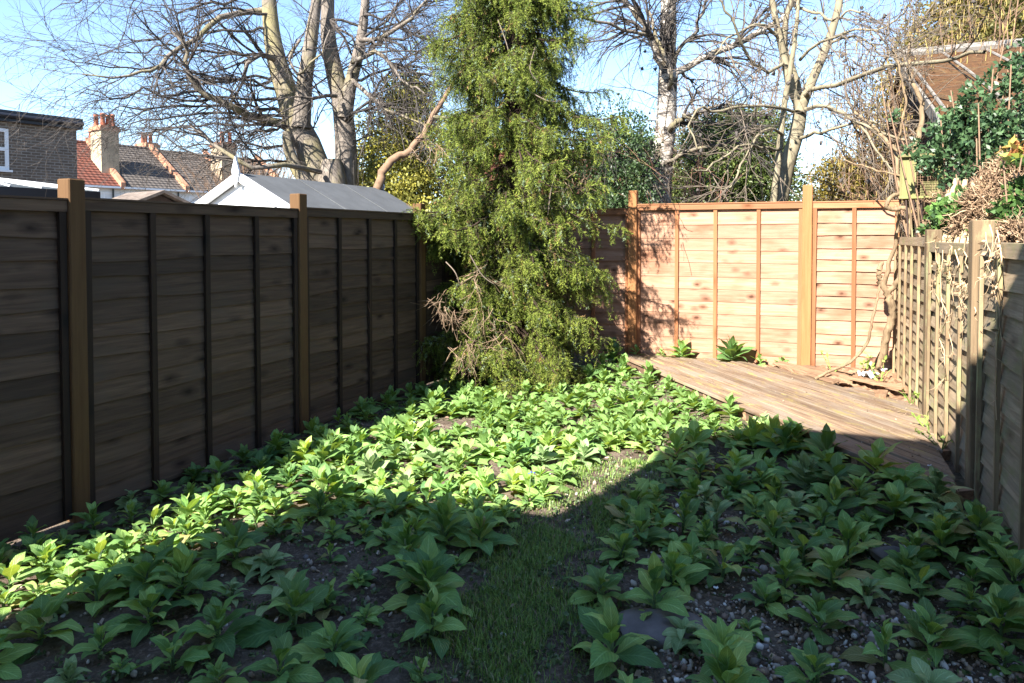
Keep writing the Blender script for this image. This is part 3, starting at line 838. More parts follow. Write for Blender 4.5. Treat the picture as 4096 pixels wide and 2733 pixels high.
# ---- big bare lime behind the white shed
def lime():
    rg = np.random.default_rng(11); D = 16.0
    b = at(335, 192, D); b.z = 0
    t = tag(empty('bare_tree', b), 'huge bare tree with several thick grey trunks behind the white shed', 'tree')
    base = [(337, 260), (336, 215)]
    stems = [
        limb([(318, 258), (318, 200), (313, 158), (296, 122), (287, 93), (278, 65), (272, 36), (269, 0), (266, -60), (262, -140)], D, pxr(33, D), pxr(9, D), 20),
        limb([(301, 128), (303, 100), (305, 80), (310, 47), (314, 19), (317, -5), (322, -70), (326, -130)], D - .2, pxr(19, D), pxr(6, D), 16),
        limb([(343, 258), (346, 200), (346, 150), (342, 104), (334, 70), (328, 36), (328, 0), (330, -70), (331, -140)], D + .3, pxr(27, D), pxr(8, D), 18),
        limb([(345, 118), (350, 86), (358, 55), (363, 26), (365, 0), (370, -70)], D + .1, pxr(15, D), pxr(6, D), 12),
        limb([(322, 196), (300, 175), (289, 150), (287, 132)], D - .5, pxr(14, D), pxr(9, D), 8),
        limb([(335, 255), (333, 215), (332, 180), (331, 160)], D - .1, pxr(46, D), pxr(20, D), 8)]
    names = ['trunk', 'trunk', 'trunk', 'limb', 'limb', 'trunk']
    for s, nm in zip(stems, names): tube_part(nm, s, 'lime_bark', t, 12)
    L = [
        limb([(296, 132), (270, 121), (256, 118), (237, 109), (212, 97), (197, 86), (189, 63), (186, 47), (170, 30)], [D, D, D - .5, D - 1, D - 1.3, D - 1.5, D - 1.6, D - 1.7, D - 1.8], pxr(10, D), pxr(2, D), 14, .03, rg),
        limb([(270, 8), (256, 11), (227, 16), (200, 36), (175, 53), (156, 67), (138, 73), (110, 80), (82, 74)], [D, D, D - .7, D - 1.2, D - 1.5, D - 2, D - 2.2, D - 2.5, D - 2.7], pxr(7, D), pxr(1, D), 16, .03, rg),
        limb([(277, 60), (262, 55), (250, 62), (243, 77), (238, 92), (228, 110)], [D, D - .8, D - 1, D - 1, D - 1, D - 1], pxr(6, D), pxr(1.5, D), 10, .02, rg),
        limb([(320, 172), (290, 166), (255, 169), (235, 159), (212, 143), (191, 126)], [D - .5, D - 2, D - 2.5, D - 2.6, D - 2.6, D - 2.6], pxr(5, D), pxr(2.5, D), 10, .02, rg),
        limb([(360, 40), (385, 36), (408, 20), (420, 8), (440, -10)], [D, D - .5, D - 1, D - 1, D - 1], pxr(5, D), pxr(2, D), 10, .03, rg),
        limb([(352, 80), (375, 103), (390, 112), (410, 118), (428, 128)], [D, D - .3, D - .5, D - .8, D - 1], pxr(5, D), pxr(1.5, D), 10, .03, rg),
        limb([(352, 62), (378, 52), (392, 66), (408, 84), (425, 94)], [D, D - .8, D - 1, D - 1.2, D - 1.4], pxr(5, D), pxr(1.5, D), 10, .03, rg),
        limb([(300, 40), (290, 62), (300, 75), (318, 55), (330, 30)], [D - .2, D - .8, D - 1, D - 1, D - 1], pxr(3, D), pxr(1.5, D), 10, .03, rg),
        limb([(336, 96), (322, 96), (312, 99), (306, 96), (302, 82)], [D - .2, D - .7, D - .9, D - 1, D - 1], pxr(4, D), pxr(1.5, D), 8, .01, rg)]
    tg = [(72, 62), (75, 97), (92, 112), (112, 126), (128, 138), (52, 10), (120, 40), (150, 150), (180, 20), (140, 92), (165, 118), (100, 55), (200, 165), (230, 130), (130, 14), (110, 100)]
    st = [(285, 90), (287, 100), (290, 112), (293, 120), (296, 128), (268, -20), (272, 30), (300, 150), (270, 15), (282, 85), (290, 110), (276, 60), (305, 160), (294, 125), (267, -10), (280, 75)]
    for (a, b_), (c, d) in zip(tg, st):
        dp = rg.uniform(-2.6, 1.6); sag = rg.uniform(-6, 14)
        L.append(limb([(c, d), (c * .75 + a * .25, d * .72 + b_ * .28 - sag * .6), (c * .45 + a * .55, d * .45 + b_ * .55 - sag), (c * .2 + a * .8, d * .2 + b_ * .8 - sag * .5), (a, b_)], [D, D + dp * .3, D + dp * .6, D + dp * .85, D + dp], pxr(3.4, D), pxr(.7, D), 14, .05, rg))
    tgr = [(430, 40), (470, 20), (400, 5), (445, 70), (395, 130), (385, 85), (420, 110), (380, -40), (450, -30), (410, 60), (490, 60)]
    for a, b_ in tgr:
        c, d = [(352, 80), (360, 45), (364, 15), (345, 120), (330, 20)][rg.integers(5)]
        dp = rg.uniform(-2.2, 2)
        L.append(limb([(c, d), (c * .6 + a * .4, d * .6 + b_ * .4 - 8), (c * .3 + a * .7, d * .3 + b_ * .7 - 6), (a, b_)], [D, D + dp * .4, D + dp * .7, D + dp], pxr(3.2, D), pxr(.7, D), 14, .05, rg))
    for l in L[:9]: tube_part('limb', l, 'lime_bark', t, 8)
    rest = [(p if p.shape[1] == 14 else p, r) for p, r in L[9:]]
    allL = []
    for p, r in L:
        q = smooth_path(p[0], 14)[None]; allL.append((q, np.interp(np.linspace(0, 1, 14), np.linspace(0, 1, r.shape[1]), r[0])[None]))
    A = cat(*allL)
    st14 = []
    for p, r in stems[:4]:
        st14.append((smooth_path(p[0], 14)[None], np.interp(np.linspace(0, 1, 14), np.linspace(0, 1, r.shape[1]), r[0])[None]))
    SA = cat(*st14)
    l1 = spawn(rg, SA[0], SA[1] * .2, 8, .25, .95, (1.2, 3.2), (.6, 1.3), 9, .12, (0, 0, .02), .5)
    l2 = spawn(rg, A[0], np.maximum(A[1], .010), 12, .15, 1.0, (.7, 2.2), (.35, .95), 8, .14, (-.01, 0, -.03), .55)
    l3 = spawn(rg, l2[0], np.maximum(l2[1], .007), 6, .15, 1.0, (.3, 1.0), (.3, .9), 6, .17, (0, 0, -.02), .7)
    l3b = spawn(rg, l1[0], np.maximum(l1[1], .007), 7, .2, 1.0, (.4, 1.2), (.3, .9), 6, .17, (0, 0, .0), .7)
    l4 = spawn(rg, l3[0], np.maximum(l3[1], .0045), 2, .2, 1.0, (.12, .45), (.3, .9), 4, .2, (0, 0, .0), .8)
    l4b = spawn(rg, l3b[0], np.maximum(l3b[1], .0045), 2, .2, 1.0, (.15, .5), (.3, .9), 4, .2, (0, 0, .0), .8)
    V, Fq = merge([tubes(*cat(*[x for x in allL[9:]]), 5), tubes(l1[0], l1[1], 4), tubes(l2[0], l2[1], 4), tubes(l3[0], l3[1], 3), tubes(l3b[0], l3b[1], 3), tubes(l4[0], l4[1], 3), tubes(l4b[0], l4b[1], 3)])
    o = nmesh('crown', V - np.array(t.location), Fq, MAT['twig_dark'], t, smooth=True); o['kind'] = 'stuff'
lime()

# ---- leaning trunk right of the lime
def lean():
    rg = np.random.default_rng(12); D = 13.0
    b = at(381, 200, D); b.z = 0
    t = tag(empty('leaning_tree', b), 'bare leaning tree trunk between the white shed and the spruce', 'tree')
    s = limb([(372, 255), (378, 192), (385, 168), (397, 157), (411, 149), (422, 135), (432, 116), (443, 98), (458, 78), (470, 50)], D, pxr(10, D), pxr(3.5, D), 26, .02, rg)
    tube_part('trunk', s, 'twig_brown', t, 10)
    s2 = limb([(432, 117), (450, 118), (468, 122), (485, 118)], [D, D, D + .3, D + .5], pxr(4, D), pxr(2, D), 8)
    tube_part('limb', s2, 'lime_bark', t, 7)
    a = spawn(rg, s[0], s[1] * .25, 14, .35, 1, (.8, 2.2), (.5, 1.2), 8, .12, (0, 0, .05), .6)
    b2 = spawn(rg, a[0], np.maximum(a[1], .008), 8, .2, 1, (.3, 1.0), (.3, .9), 6, .15, (0, 0, 0), .7)
    V, Fq = merge([tubes(a[0], a[1], 4), tubes(b2[0], b2[1], 3)])
    nmesh('crown', V - np.array(t.location), Fq, MAT['twig_dark'], t, smooth=True)['kind'] = 'stuff'
lean()

# ---- birch
def birch_tree():
    rg = np.random.default_rng(13); D = 14.0
    b = at(658, 260, D); b.z = 0
    t = tag(empty('birch_tree', b), 'white-barked bare birch standing behind the middle of the back fence', 'tree')
    s = limb([(657, 262), (659, 204), (661, 165), (665.5, 129), (667.5, 86), (667.5, 57), (668.3, 21), (668.5, -5), (669, -70), (671, -150)], D, pxr(25, D), pxr(11, D), 30)
    r = s[1].copy(); r += rg.normal(0, .006, r.shape)
    tube_part('trunk', (s[0], r), 'birch_bark', t, 14)
    LB = [limb([(672, 80), (678, 72), (704, 57), (738, 43), (770, 26), (785, 15), (800, -5)], D - .3, pxr(8, D), pxr(4, D), 14, .015, rg),
          limb([(663, 66), (657, 56), (652, 43), (647, 27), (632, 11), (622, -4), (612, -30)], D - .4, pxr(8, D), pxr(4, D), 14, .015, rg),
          limb([(663, 44), (655, 38), (638, 33), (618, 28), (586, 18.7), (572, 11), (550, 5)], [D, D - .3, D - .6, D - .9, D - 1.2, D - 1.4, D - 1.6], pxr(4.5, D), pxr(1.5, D), 14, .02, rg),
          limb([(670, 70), (674, 60), (681, 47), (694, 30), (704, 11), (708, -10)], [D - .1, D - .3, D - .4, D - .6, D - .8, D - 1], pxr(5, D), pxr(2.5, D), 14, .02, rg),
          limb([(655, 168), (647, 160), (637, 146), (625, 134), (604, 128), (586, 119), (568, 106)], [D, D - .4, D - .7, D - 1, D - 1.2, D - 1.4, D - 1.6], pxr(5, D), pxr(1.5, D), 14, .02, rg),
          limb([(663, 168), (670, 161), (680, 155), (697, 151), (713, 146), (735, 143), (760, 148)], [D, D - .4, D - .5, D - .7, D - .9, D - 1, D - 1], pxr(5, D), pxr(1.5, D), 14, .02, rg),
          limb([(667, 132), (676, 123), (690, 117), (704, 110), (730, 104)], [D - .1, D - .4, D - .6, D - .8, D - 1], pxr(7, D), pxr(2, D), 14, .03, rg),
          limb([(668, 90), (672, 78), (668, 62), (660, 45), (652, 25), (650, 5)], [D - .1, D - .45, D - .5, D - .5, D - .5, D - .5], pxr(5, D), pxr(2.5, D), 14, .02, rg)]
    for i, l in enumerate(LB): tube_part('limb', l, 'birch_bark' if i in (0, 1) else 'lime_bark', t, 8)
    A = cat(*LB)
    sa = smooth_path(s[0][0], 14)[None]
    a0 = spawn(rg, sa, np.full((1, 14), .02), 22, .2, 1, (.8, 2.4), (.8, 1.5), 9, .12, (0, 0, -.03), .6)
    a = spawn(rg, A[0], np.maximum(A[1], .010), 12, .15, 1, (.6, 2.0), (.4, 1.1), 9, .12, (0, 0, -.05), .55)
    a1 = cat(a0, a)
    b2 = spawn(rg, a1[0], np.maximum(a1[1], .006), 7, .15, 1, (.25, 1.1), (.3, .9), 7, .14, (0, 0, -.11), .7)
    c = spawn(rg, b2[0], np.maximum(b2[1], .004), 2, .2, 1, (.12, .5), (.3, .9), 4, .15, (0, 0, -.12), .8)
    V, Fq = merge([tubes(a1[0], a1[1], 4), tubes(b2[0], b2[1], 3), tubes(c[0], c[1], 3)])
    nmesh('crown', V - np.array(t.location), Fq, MAT['twig_dark'], t, smooth=True)['kind'] = 'stuff'
    bu = spawn(rg, smooth_path(s[0][0][8:16], 6)[None], np.full((1, 6), .008), 40, 0, 1, (.15, .45), (.9, 1.5), 5, .3, (0, 0, .0), .6)
    nmesh('burr', tubes(bu[0], bu[1], 3)[0] - np.array(t.location), tubes(bu[0], bu[1], 3)[1], MAT['twig_dark'], t, smooth=True)['kind'] = 'stuff'
birch_tree()

# ---- smooth pale sycamore on the right
def sycamore():
    rg = np.random.default_rng(14); D = 11.5
    b = at(774, 260, D); b.z = 0
    t = tag(empty('sycamore_tree', b), 'smooth pale-trunked bare tree forking behind the right of the back fence', 'tree')
    ST = [limb([(770, 262), (780, 201), (787, 165), (796, 136), (800, 112), (800, 98)], D, pxr(17, D), pxr(12, D), 14),
          limb([(801, 112), (797, 101), (790, 86), (785, 60), (779, 36), (772, 0), (764, -50)], D - .05, pxr(10, D), pxr(5, D), 14),
          limb([(802, 110), (799, 97), (795, 75), (784, 48), (786, 19), (793, -5), (800, -50)], D + .15, pxr(8, D), pxr(4, D), 14),
          limb([(800, 112), (805, 98), (814, 76), (824, 53), (834, 24), (840, -2), (848, -50)], D - .1, pxr(10.5, D), pxr(6, D), 14),
          limb([(769, 262), (774, 201), (780, 143), (785, 100), (792, 60), (797, 20), (800, -30)], D - .25, pxr(8, D), pxr(3, D), 14)]
    for i, l in enumerate(ST): tube_part('trunk' if i in (0, 4) else 'limb', l, 'sycamore_bark', t, 12)
    LB = [limb([(802, 96), (812, 91), (834, 85), (862, 75), (900, 66), (938, 62), (958, 56), (985, 52)], [D, D - .4, D - .9, D - 1.6, D - 2.4, D - 3, D - 3.4, D - 3.8], pxr(5, D), pxr(2.4, D), 14, .015, rg),
          limb([(800, 109), (820, 107), (836, 110), (857, 122), (878, 131), (905, 140)], [D, D - .6, D - 1, D - 1.4, D - 1.8, D - 2], pxr(4.5, D), pxr(2, D), 14, .015, rg),
          limb([(797, 138), (815, 133), (835, 128), (860, 122), (890, 125)], [D, D - .5, D - .9, D - 1.3, D - 1.6], pxr(4, D), pxr(1.5, D), 14, .015, rg),
          limb([(794, 112), (775, 108), (740, 106), (715, 112), (700, 108), (690, 125), (697, 148)], [D, D - .5, D - 1, D - 1.3, D - 1.5, D - 1.6, D - 1.7], pxr(3.5, D), pxr(1.3, D), 14, .015, rg),
          limb([(782, 148), (765, 148), (745, 145), (722, 158), (703, 170), (692, 168)], [D - .25, D - .6, D - 1, D - 1.3, D - 1.5, D - 1.6], pxr(3.4, D), pxr(1.2, D), 14, .015, rg),
          limb([(783, 135), (770, 128), (757, 135), (748, 155), (737, 168), (735, 185), (722, 190), (709, 185)], [D - .25, D - .8, D - 1.1, D - 1.4, D - 1.6, D - 1.7, D - 1.8, D - 1.9], pxr(3, D), pxr(1, D), 14, .01, rg),
          limb([(780, 40), (765, 25), (745, 30), (728, 40), (715, 55)], [D, D - .5, D - .9, D - 1.2, D - 1.4], pxr(3.4, D), pxr(1.3, D), 14, .015, rg),
          limb([(785, 62), (770, 72), (752, 62), (738, 35), (728, 15), (715, -5)], [D, D - .6, D - 1, D - 1.3, D - 1.4, D - 1.5], pxr(3.4, D), pxr(1.8, D), 14, .015, rg),
          limb([(796, 8), (815, 12), (835, 20), (850, 10), (870, 15)], [D, D - .4, D - .7, D - 1, D - 1.2], pxr(3.2, D), pxr(1.5, D), 14, .015, rg),
          limb([(826, 48), (845, 38), (868, 42), (880, 55)], [D, D - .4, D - .8, D - 1], pxr(3, D), pxr(1.2, D), 14, .015, rg),
          limb([(800, 60), (812, 48), (830, 40), (852, 30), (878, 30), (905, 12)], [D, D - .3, D - .8, D - 1.2, D - 1.5, D - 1.8], pxr(3.4, D), pxr(1.3, D), 14, .015, rg),
          limb([(857, 122), (868, 135), (880, 155), (888, 165), (893, 172)], [D - 1.4, D - 1.7, D - 2, D - 2.2, D - 2.3], pxr(2.4, D), pxr(1, D), 14, .01, rg)]
    for l in LB: tube_part('limb', l, 'sycamore_bark', t, 7)
    A = cat(*LB, *ST[1:4])
    a = spawn(rg, A[0], np.clip(A[1], .009, .014), 8, .15, 1, (.4, 1.4), (.4, 1.1), 10, .13, (0, 0, -.06), .7)
    b2 = spawn(rg, a[0], np.maximum(a[1], .006), 4, .2, 1, (.25, .9), (.3, 1.0), 8, .16, (0, 0, .05), .75, tip=.55)
    c = spawn(rg, b2[0], np.maximum(b2[1], .005), 2, .3, 1, (.1, .35), (.4, 1.0), 5, .18, (0, 0, .12), .8, tip=.7)
    V, Fq = merge([tubes(a[0], a[1], 5), tubes(b2[0], b2[1], 4), tubes(c[0], c[1], 3)])
    nmesh('crown', V - np.array(t.location), Fq, MAT['twig_pale'], t, smooth=True)['kind'] = 'stuff'
    e = c[0][:, -1]; e = e[rg.random(len(e)) < .14]         # opening bud clusters
    P = np.stack([e, e + rg.normal(0, .012, e.shape) + [0, 0, .02], e + rg.normal(0, .015, e.shape) + [0, 0, .045]], 1)
    bud = tubes(P, np.tile([.012, .028, .006], (len(e), 1)), 5)
    nmesh('bud', bud[0] - np.array(t.location), bud[1], MAT['twig_dark'], t, smooth=True)['kind'] = 'stuff'
sycamore()

# ---- twiggy hazel / brown thickets
def thicket(name, label, cpx, cpy, D, rx, hz, nst, seed, mat, catkins=0, ry=None, ncol=None, top=None, dens=1.0, group=None):
    rg = np.random.default_rng(seed)
    b = at(cpx, cpy, D); ztop = b.z; b.z = 0
    t = tag(empty(name, b), label, 'shrub' if 'shrub' in name or 'hazel' in name else 'tree', group)
    ry = ry or rx
    ang = rg.uniform(0, 6.283, nst); q = np.sqrt(rg.random(nst))
    e = np.stack([np.cos(ang) * q * rx, np.sin(ang) * q * ry, ztop * rg.uniform(.65, 1.08, nst)], 1)
    s = e * [.12, .12, 0] + rg.normal(0, .08, (nst, 3)) * [1, 1, 0]
    u = np.linspace(0, 1, 10)[None, :, None]
    P = s[:, None] * (1 - u) + e[:, None] * u + np.sin(u * math.pi) * np.array([0, 0, .5]) * rg.uniform(0, 1, (nst, 1, 1)) + rg.normal(0, .04, (nst, 10, 3))
    R = np.linspace(.03, .008, 10)[None].repeat(nst, 0) * rg.uniform(.6, 1.3, (nst, 1))
    a = spawn(rg, P, R, int(9 * dens), .25, 1, (.5, 1.6), (.35, 1.0), 8, .13, (0, 0, .01), .6)
    b2 = spawn(rg, a[0], np.maximum(a[1], .005), 4, .1, 1, (.2, .8), (.3, 1.0), 5, .16, (0, 0, 0), .8)
    V, Fq = tubes(P, R, 5); nmesh('stem', V, Fq, MAT[mat], t, smooth=True)['kind'] = 'stuff'
    V, Fq = merge([tubes(a[0], a[1], 4), tubes(b2[0], b2[1], 3)])
    nmesh('crown', V - 0 * np.array(t.location), Fq, MAT[mat], t, smooth=True)['kind'] = 'stuff'
    if catkins:
        pts = b2[0].reshape(-1, 3); pts = pts[rg.choice(len(pts), catkins)]
        L = rg.uniform(.04, .08, (len(pts), 1))
        P3 = np.stack([pts, pts - np.concatenate([0 * L, 0 * L, L], 1), pts - np.concatenate([.1 * L, 0 * L, 2 * L], 1)], 1)
        V, Fq = tubes(P3, np.tile([.004, .006, .004], (len(pts), 1)), 4)
        nmesh('catkin', V, Fq, MAT['catkin'], t, smooth=True)['kind'] = 'stuff'
    return t
plain('catkin', (.40, .30, .10), .8, .2, .2, 5)
bark('twig_red', (.25, .12, .085), (.36, .19, .13), (4, 4, 4), bumpd=.004)
thicket('hazel_shrub', 'twiggy brown hazel hung with yellow catkins between birch and pale forked tree', 735, 45, 23.0, 2.2, 0, 44, 31, 'twig_brown', 1500, dens=1.2)
thicket('hazel_shrub', 'catkin-hung hazel behind the corner where the back and right fences meet', 905, 55, 12.0, 1.2, 0, 26, 32, 'twig_brown', 1300, ry=1.0)
thicket('hazel_shrub', 'hazel with hanging yellow catkins rising over the garage roof', 985, -10, 12.5, 1.1, 0, 16, 33, 'twig_brown', 700)
thicket('dogwood_shrub', 'low reddish twiggy shrub just behind the back fence beside the birch', 697, 185, 12.0, .5, 0, 9, 34, 'twig_red', dens=.5)
thicket('brown_tree', 'russet-brown twiggy tree far behind the white shed, left of the thick trunks', 250, 135, 34.0, 3.4, 0, 60, 35, 'twig_brown', dens=1.1)
thicket('bare_tree', 'small faint bare tree far behind the tall chimney', 92, 126, 75.0, 3.0, 0, 30, 36, 'twig_dark')
thicket('bare_tree', 'faint bare tree low behind the right part of the back fence', 835, 150, 26.0, 1.8, 0, 30, 37, 'twig_brown')

# ---- evergreens: many leaf-sized faces through an uneven crown
def crown_points(rg, lobes, n, shell=.55):
    lob = np.array(lobes, float); w = (lob[:, 3] * lob[:, 4] * lob[:, 5]) ** (2 / 3); w /= w.sum()
    i = rg.choice(len(lob), n, p=w)
    d = nrm(rg.normal(size=(n, 3))); q = shell + (1 - shell) * rg.random(n) ** .6
    return lob[i, :3] + d * q[:, None] * lob[i, 3:6], d
def leaf_faces(rg, pts, nrmls, size, col, droop=0.0, elong=1.9, spread=.8, fold=True):
    n = len(pts)
    d = nrm(nrmls + rg.normal(0, spread, (n, 3)) + np.array([0, 0, -droop]))
    s = nrm(np.cross(d, rg.normal(size=(n, 3))))
    L = size * rg.uniform(.6, 1.3, (n, 1)); Wd = L / elong / 2
    v = np.stack([pts, pts + d * L * .45 + s * Wd, pts + d * L, pts + d * L * .45 - s * Wd], 1)
    Fq = np.arange(n * 4).reshape(n, 4)
    return v.reshape(-1, 3), Fq, np.repeat(col, 4, 0)
def tintc(rg, n, a, b, p=1.0, jit=.12):
    t = rg.random((n, 1)) ** p
    return (np.array(a) * (1 - t) + np.array(b) * t) * rg.uniform(1 - jit, 1 + jit, (n, 1))
def evergreen(name, label, px, D, ytop_px, wid, seed, ca, cb, n, size, droop=.0, nlobe=26, cone=.5, category='tree', elong=1.9, spread=.8, z0=.3, clump=12, group=None):
    rg = np.random.default_rng(seed)
    b = at(px, ytop_px, D); H = b.z; b.z = 0
    t = tag(empty(name, b), label, category, group)
    lobes = []
    for k in range(nlobe):
        f = (k + .5) / nlobe; z = z0 + (H - z0 - .25 * wid) * f
        rr = wid * (1 - cone * f) * (1 if f < .8 else (1 - (f - .8) * 2.4))
        a = k * 2.4 + rg.uniform(-.4, .4); q = rr * rg.uniform(.35, .75)
        s = rr * rg.uniform(.4, .6) + .08
        lobes.append((math.cos(a) * q, math.sin(a) * q, z, s, s, s * rg.uniform(.7, 1.2)))
    c, nn = crown_points(rg, lobes, n // clump, .7)
    pts = np.repeat(c, clump, 0) + rg.normal(0, size * 1.1, (len(c) * clump, 3)); nn = np.repeat(nn, clump, 0)
    base = tintc(rg, len(c), ca, cb, 1.2)
    col = np.repeat(base, clump, 0) * rg.uniform(.8, 1.2, (len(pts), 1))
    V, Fq, C = leaf_faces(rg, pts, nn, size, col, droop, elong, spread)
    nmesh('crown', V, Fq, MAT['foliage'], t, col=C)['kind'] = 'stuff'
    mb = MB(); mb.tube([(0, 0, 0), (.03, .02, H * .5), (0, 0, H * .92)], [.11, .08, .02], 7); mb.build('trunk', MAT['spruce_bark'], t, smooth=True)
    br = MB()
    for l in lobes: br.tube([(0, 0, max(.1, l[2] - .35)), (l[0] * .6, l[1] * .6, l[2] - .1), (l[0] * 1.25, l[1] * 1.25, l[2])], [.03, .02, .006], 4)
    br.build('limb', MAT['spruce_bark'], t, smooth=True)['kind'] = 'stuff'
    return t
evergreen('golden_cypress', 'yellow-green cypress between the thick bare trunks and the spruce', 410, 17.0, 62, 1.35, 51, (.11, .12, .025), (.38, .34, .06), 42000, .095, .35, 44, .45)
evergreen('golden_cypress', 'lower yellow-green cypress peeping left of the spruce above the shed roof', 372, 18.5, 112, 1.0, 52, (.16, .17, .03), (.55, .48, .07), 16000, .095, .35, 24, .35)
evergreen('holly_tree', 'dark glossy holly right of the spruce behind the back fence', 612, 13.0, 96, 1.15, 53, (.028, .055, .018), (.075, .12, .045), 42000, .055, .0, 40, .45, elong=1.7)
evergreen('yew_tree', 'broad dark green yew between the birch and the pale forked trunk', 740, 15.5, 100, 1.25, 54, (.05, .085, .02), (.16, .20, .05), 80000, .075, .55, 60, .22)
evergreen('yew_tree', 'dark green yew filling the gap right beside the birch trunk low down', 700, 16.5, 122, .9, 60, (.055, .08, .02), (.17, .19, .05), 36000, .075, .5, 34, .25)
evergreen('yew_tree', 'narrow dark yew close behind the birch trunk on its left', 645, 19.0, 128, 1.0, 55, (.03, .06, .015), (.11, .12, .03), 20000, .10, .4, 24, .3)
evergreen('conifer_tree', 'olive-brown conifer low beyond the right end of the back fence', 851, 15.0, 143, 1.1, 56, (.10, .085, .015), (.26, .20, .04), 36000, .075, .15, 40, .4)
evergreen('conifer_tree', 'tall dark olive conifer rising behind the garage roof at top right', 975, 17.5, -40, 2.2, 57, (.06, .06, .012), (.24, .18, .04), 70000, .11, .3, 60, .35, z0=3.0)
evergreen('conifer_tree', 'dark conifer at the top right corner beyond the mossy roof', 1050, 15.0, -30, 1.6, 58, (.04, .05, .012), (.15, .13, .03), 36000, .10, .3, 40, .35, z0=3.0)
evergreen('laurel_shrub', 'dark leafy shrub behind the right end of the back fence by the garage', 885, 12.5, 178, .55, 59, (.04, .07, .02), (.10, .17, .05), 5000, .06, 0, 14, .2, 'shrub')

# ---- the spruce in the corner
def spruce():
    rg = np.random.default_rng(21)
    b = at(511, 300, 8.1); b.z = 0
    t = tag(empty('spruce_tree', b), 'tall shaggy spruce with drooping boughs filling the far left corner', 'tree')
    zs = np.array([0, .3, 1.0, 1.5, 2.1, 2.6, 3.1, 3.6, 4.3, 6.5, 8.8]); rs = np.array([.98, 1.0, .90, .98, 1.22, 1.12, 1.0, .92, .74, .42, .05])
    P = []
    z = .22; k = 0
    while z < 8.7:
        n = 11 if z < 4.7 else 6
        for j in range(n):
            a = k * 1.13 + j * 6.283 / n + rg.uniform(-.4, .4)
            zz = z + rg.uniform(-.15, .15); L = np.interp(zz, zs, rs) * rg.uniform(.45, 1.25)
            el = np.interp(zz, [0, 2, 5, 9], [-.1, .02, .15, .6]) + rg.uniform(-.15, .2)
            d = np.array([math.cos(a) * math.cos(el), math.sin(a) * math.cos(el), math.sin(el)])
            pts = [np.array([0, 0, zz + .08])]; n_ = 10
            side = np.cross(d, [0, 0, 1.]) * rg.normal(0, .12)
            for i in range(n_ - 1):
                f = i / (n_ - 2)
                d = nrm(d + np.array([0, 0, -.12 if f < .6 else .13]) + side * .25 + rg.normal(0, .03, 3))
                pts.append(pts[-1] + d * L / (n_ - 1))
            P.append(np.array(pts))
        z += .215 if z < 4.7 else .34; k += 1
    P = np.array(P)
    # keep boughs inside the fences
    wp = P + np.array(b)
    wp[..., 0] = np.maximum(wp[..., 0], -3.84); wp[..., 1] = np.minimum(wp[..., 1], 8.6)
    P = wp - np.array(b); P[..., 2] = np.maximum(P[..., 2], .08)
    R = np.linspace(.018, .004, 10)[None].repeat(len(P), 0)
    s2 = spawn(rg, P, R, 46, .2, 1.0, (.09, .32), (.5, 1.35), 6, .08, (0, 0, -.42), .55, tip=.4)
    s3 = spawn(rg, s2[0], np.maximum(s2[1], .0022), 4, .1, 1.0, (.05, .13), (.4, 1.0), 4, .08, (0, 0, -.25), .8)
    bt = spawn(rg, P, R, 26, .3, 1.0, (.06, .14), (.3, 1.0), 4, .08, (0, 0, -.02), .4)     # top shoots along the boughs
    low = P[:, 0, 2] < 4.8
    V, Fq = tubes(P, R, 5); o = nmesh('bough', V, Fq, MAT['spruce_bark'], t, smooth=True); o['kind'] = 'stuff'
    V, Fq = tubes(s2[0], np.maximum(s2[1], .002), 3); o = nmesh('branchlet', V, Fq, MAT['spruce_bark'], t); o['kind'] = 'stuff'
    mb = MB(); mb.tube([(0, 0, -.05), (.02, .0, .5), (.0, .02, 2), (.03, 0, 4.5), (0, 0, 9)], [.15, .12, .10, .075, .01], 10); mb.build('trunk', MAT['spruce_bark'], t, smooth=True)
    def needles(S, per, L=.027, w=.0052):
        p = S[0]; N, m, _ = p.shape
        idx = np.repeat(np.arange(N), per); K = len(idx)
        u = rg.random(K) * (m - 1); i = np.minimum(u.astype(int), m - 2); f = (u - i)[:, None]
        o = p[idx, i] * (1 - f) + p[idx, i + 1] * f; tan = nrm(p[idx, i + 1] - p[idx, i])
        pr = nrm(np.cross(tan, rg.normal(size=(K, 3))))
        d = nrm(tan * .75 + pr * .8 + np.array([0, 0, .12])); sd = nrm(np.cross(d, rg.normal(size=(K, 3))))
        l = L * rg.uniform(.7, 1.25, (K, 1))
        v = np.stack([o - sd * w * .5, o + sd * w * .5, o + d * l], 1)
        # colour per shoot, paler towards the tips of shoots
        base = tintc(rg, N, (.050, .082, .014), (.225, .265, .045), 1.0, .15)
        q = rg.random(N)
        base[q < .05] = np.array([.20, .26, .16]); base[q > .98] = np.array([.24, .15, .06])
        c = base[idx] * (0.85 + .35 * (u / (m - 1))[:, None]) * rg.uniform(.85, 1.15, (K, 1))
        return v.reshape(-1, 3), np.repeat(c, 3, 0)
    parts = [needles(s3, 15), needles(s2, 36), needles(bt, 20)]
    V = np.concatenate([a for a, _ in parts]); C = np.concatenate([c for _, c in parts])
    o = nmesh('crown', V, np.arange(len(V)).reshape(-1, 3), MAT['needles'], t, col=C); o['kind'] = 'stuff'
    tk = np.stack([np.zeros(12), np.zeros(12), np.linspace(.2, 6.5, 12)], 1)[None]      # dense dead inner twigs
    it = spawn(rg, tk, np.full((1, 12), .006), 900, 0, 1, (.25, .62), (1.2, 1.9), 6, .14, (0, 0, -.08), .8)
    i2 = spawn(rg, it[0], it[1], 5, .2, 1, (.08, .28), (.4, 1.1), 4, .15, (0, 0, -.15), .8)
    V, Fq = merge([tubes(it[0], it[1], 3), tubes(i2[0], i2[1], 3)])
    o = nmesh('inner_twig', V, Fq, MAT['spruce_bark'], t); o['kind'] = 'stuff'
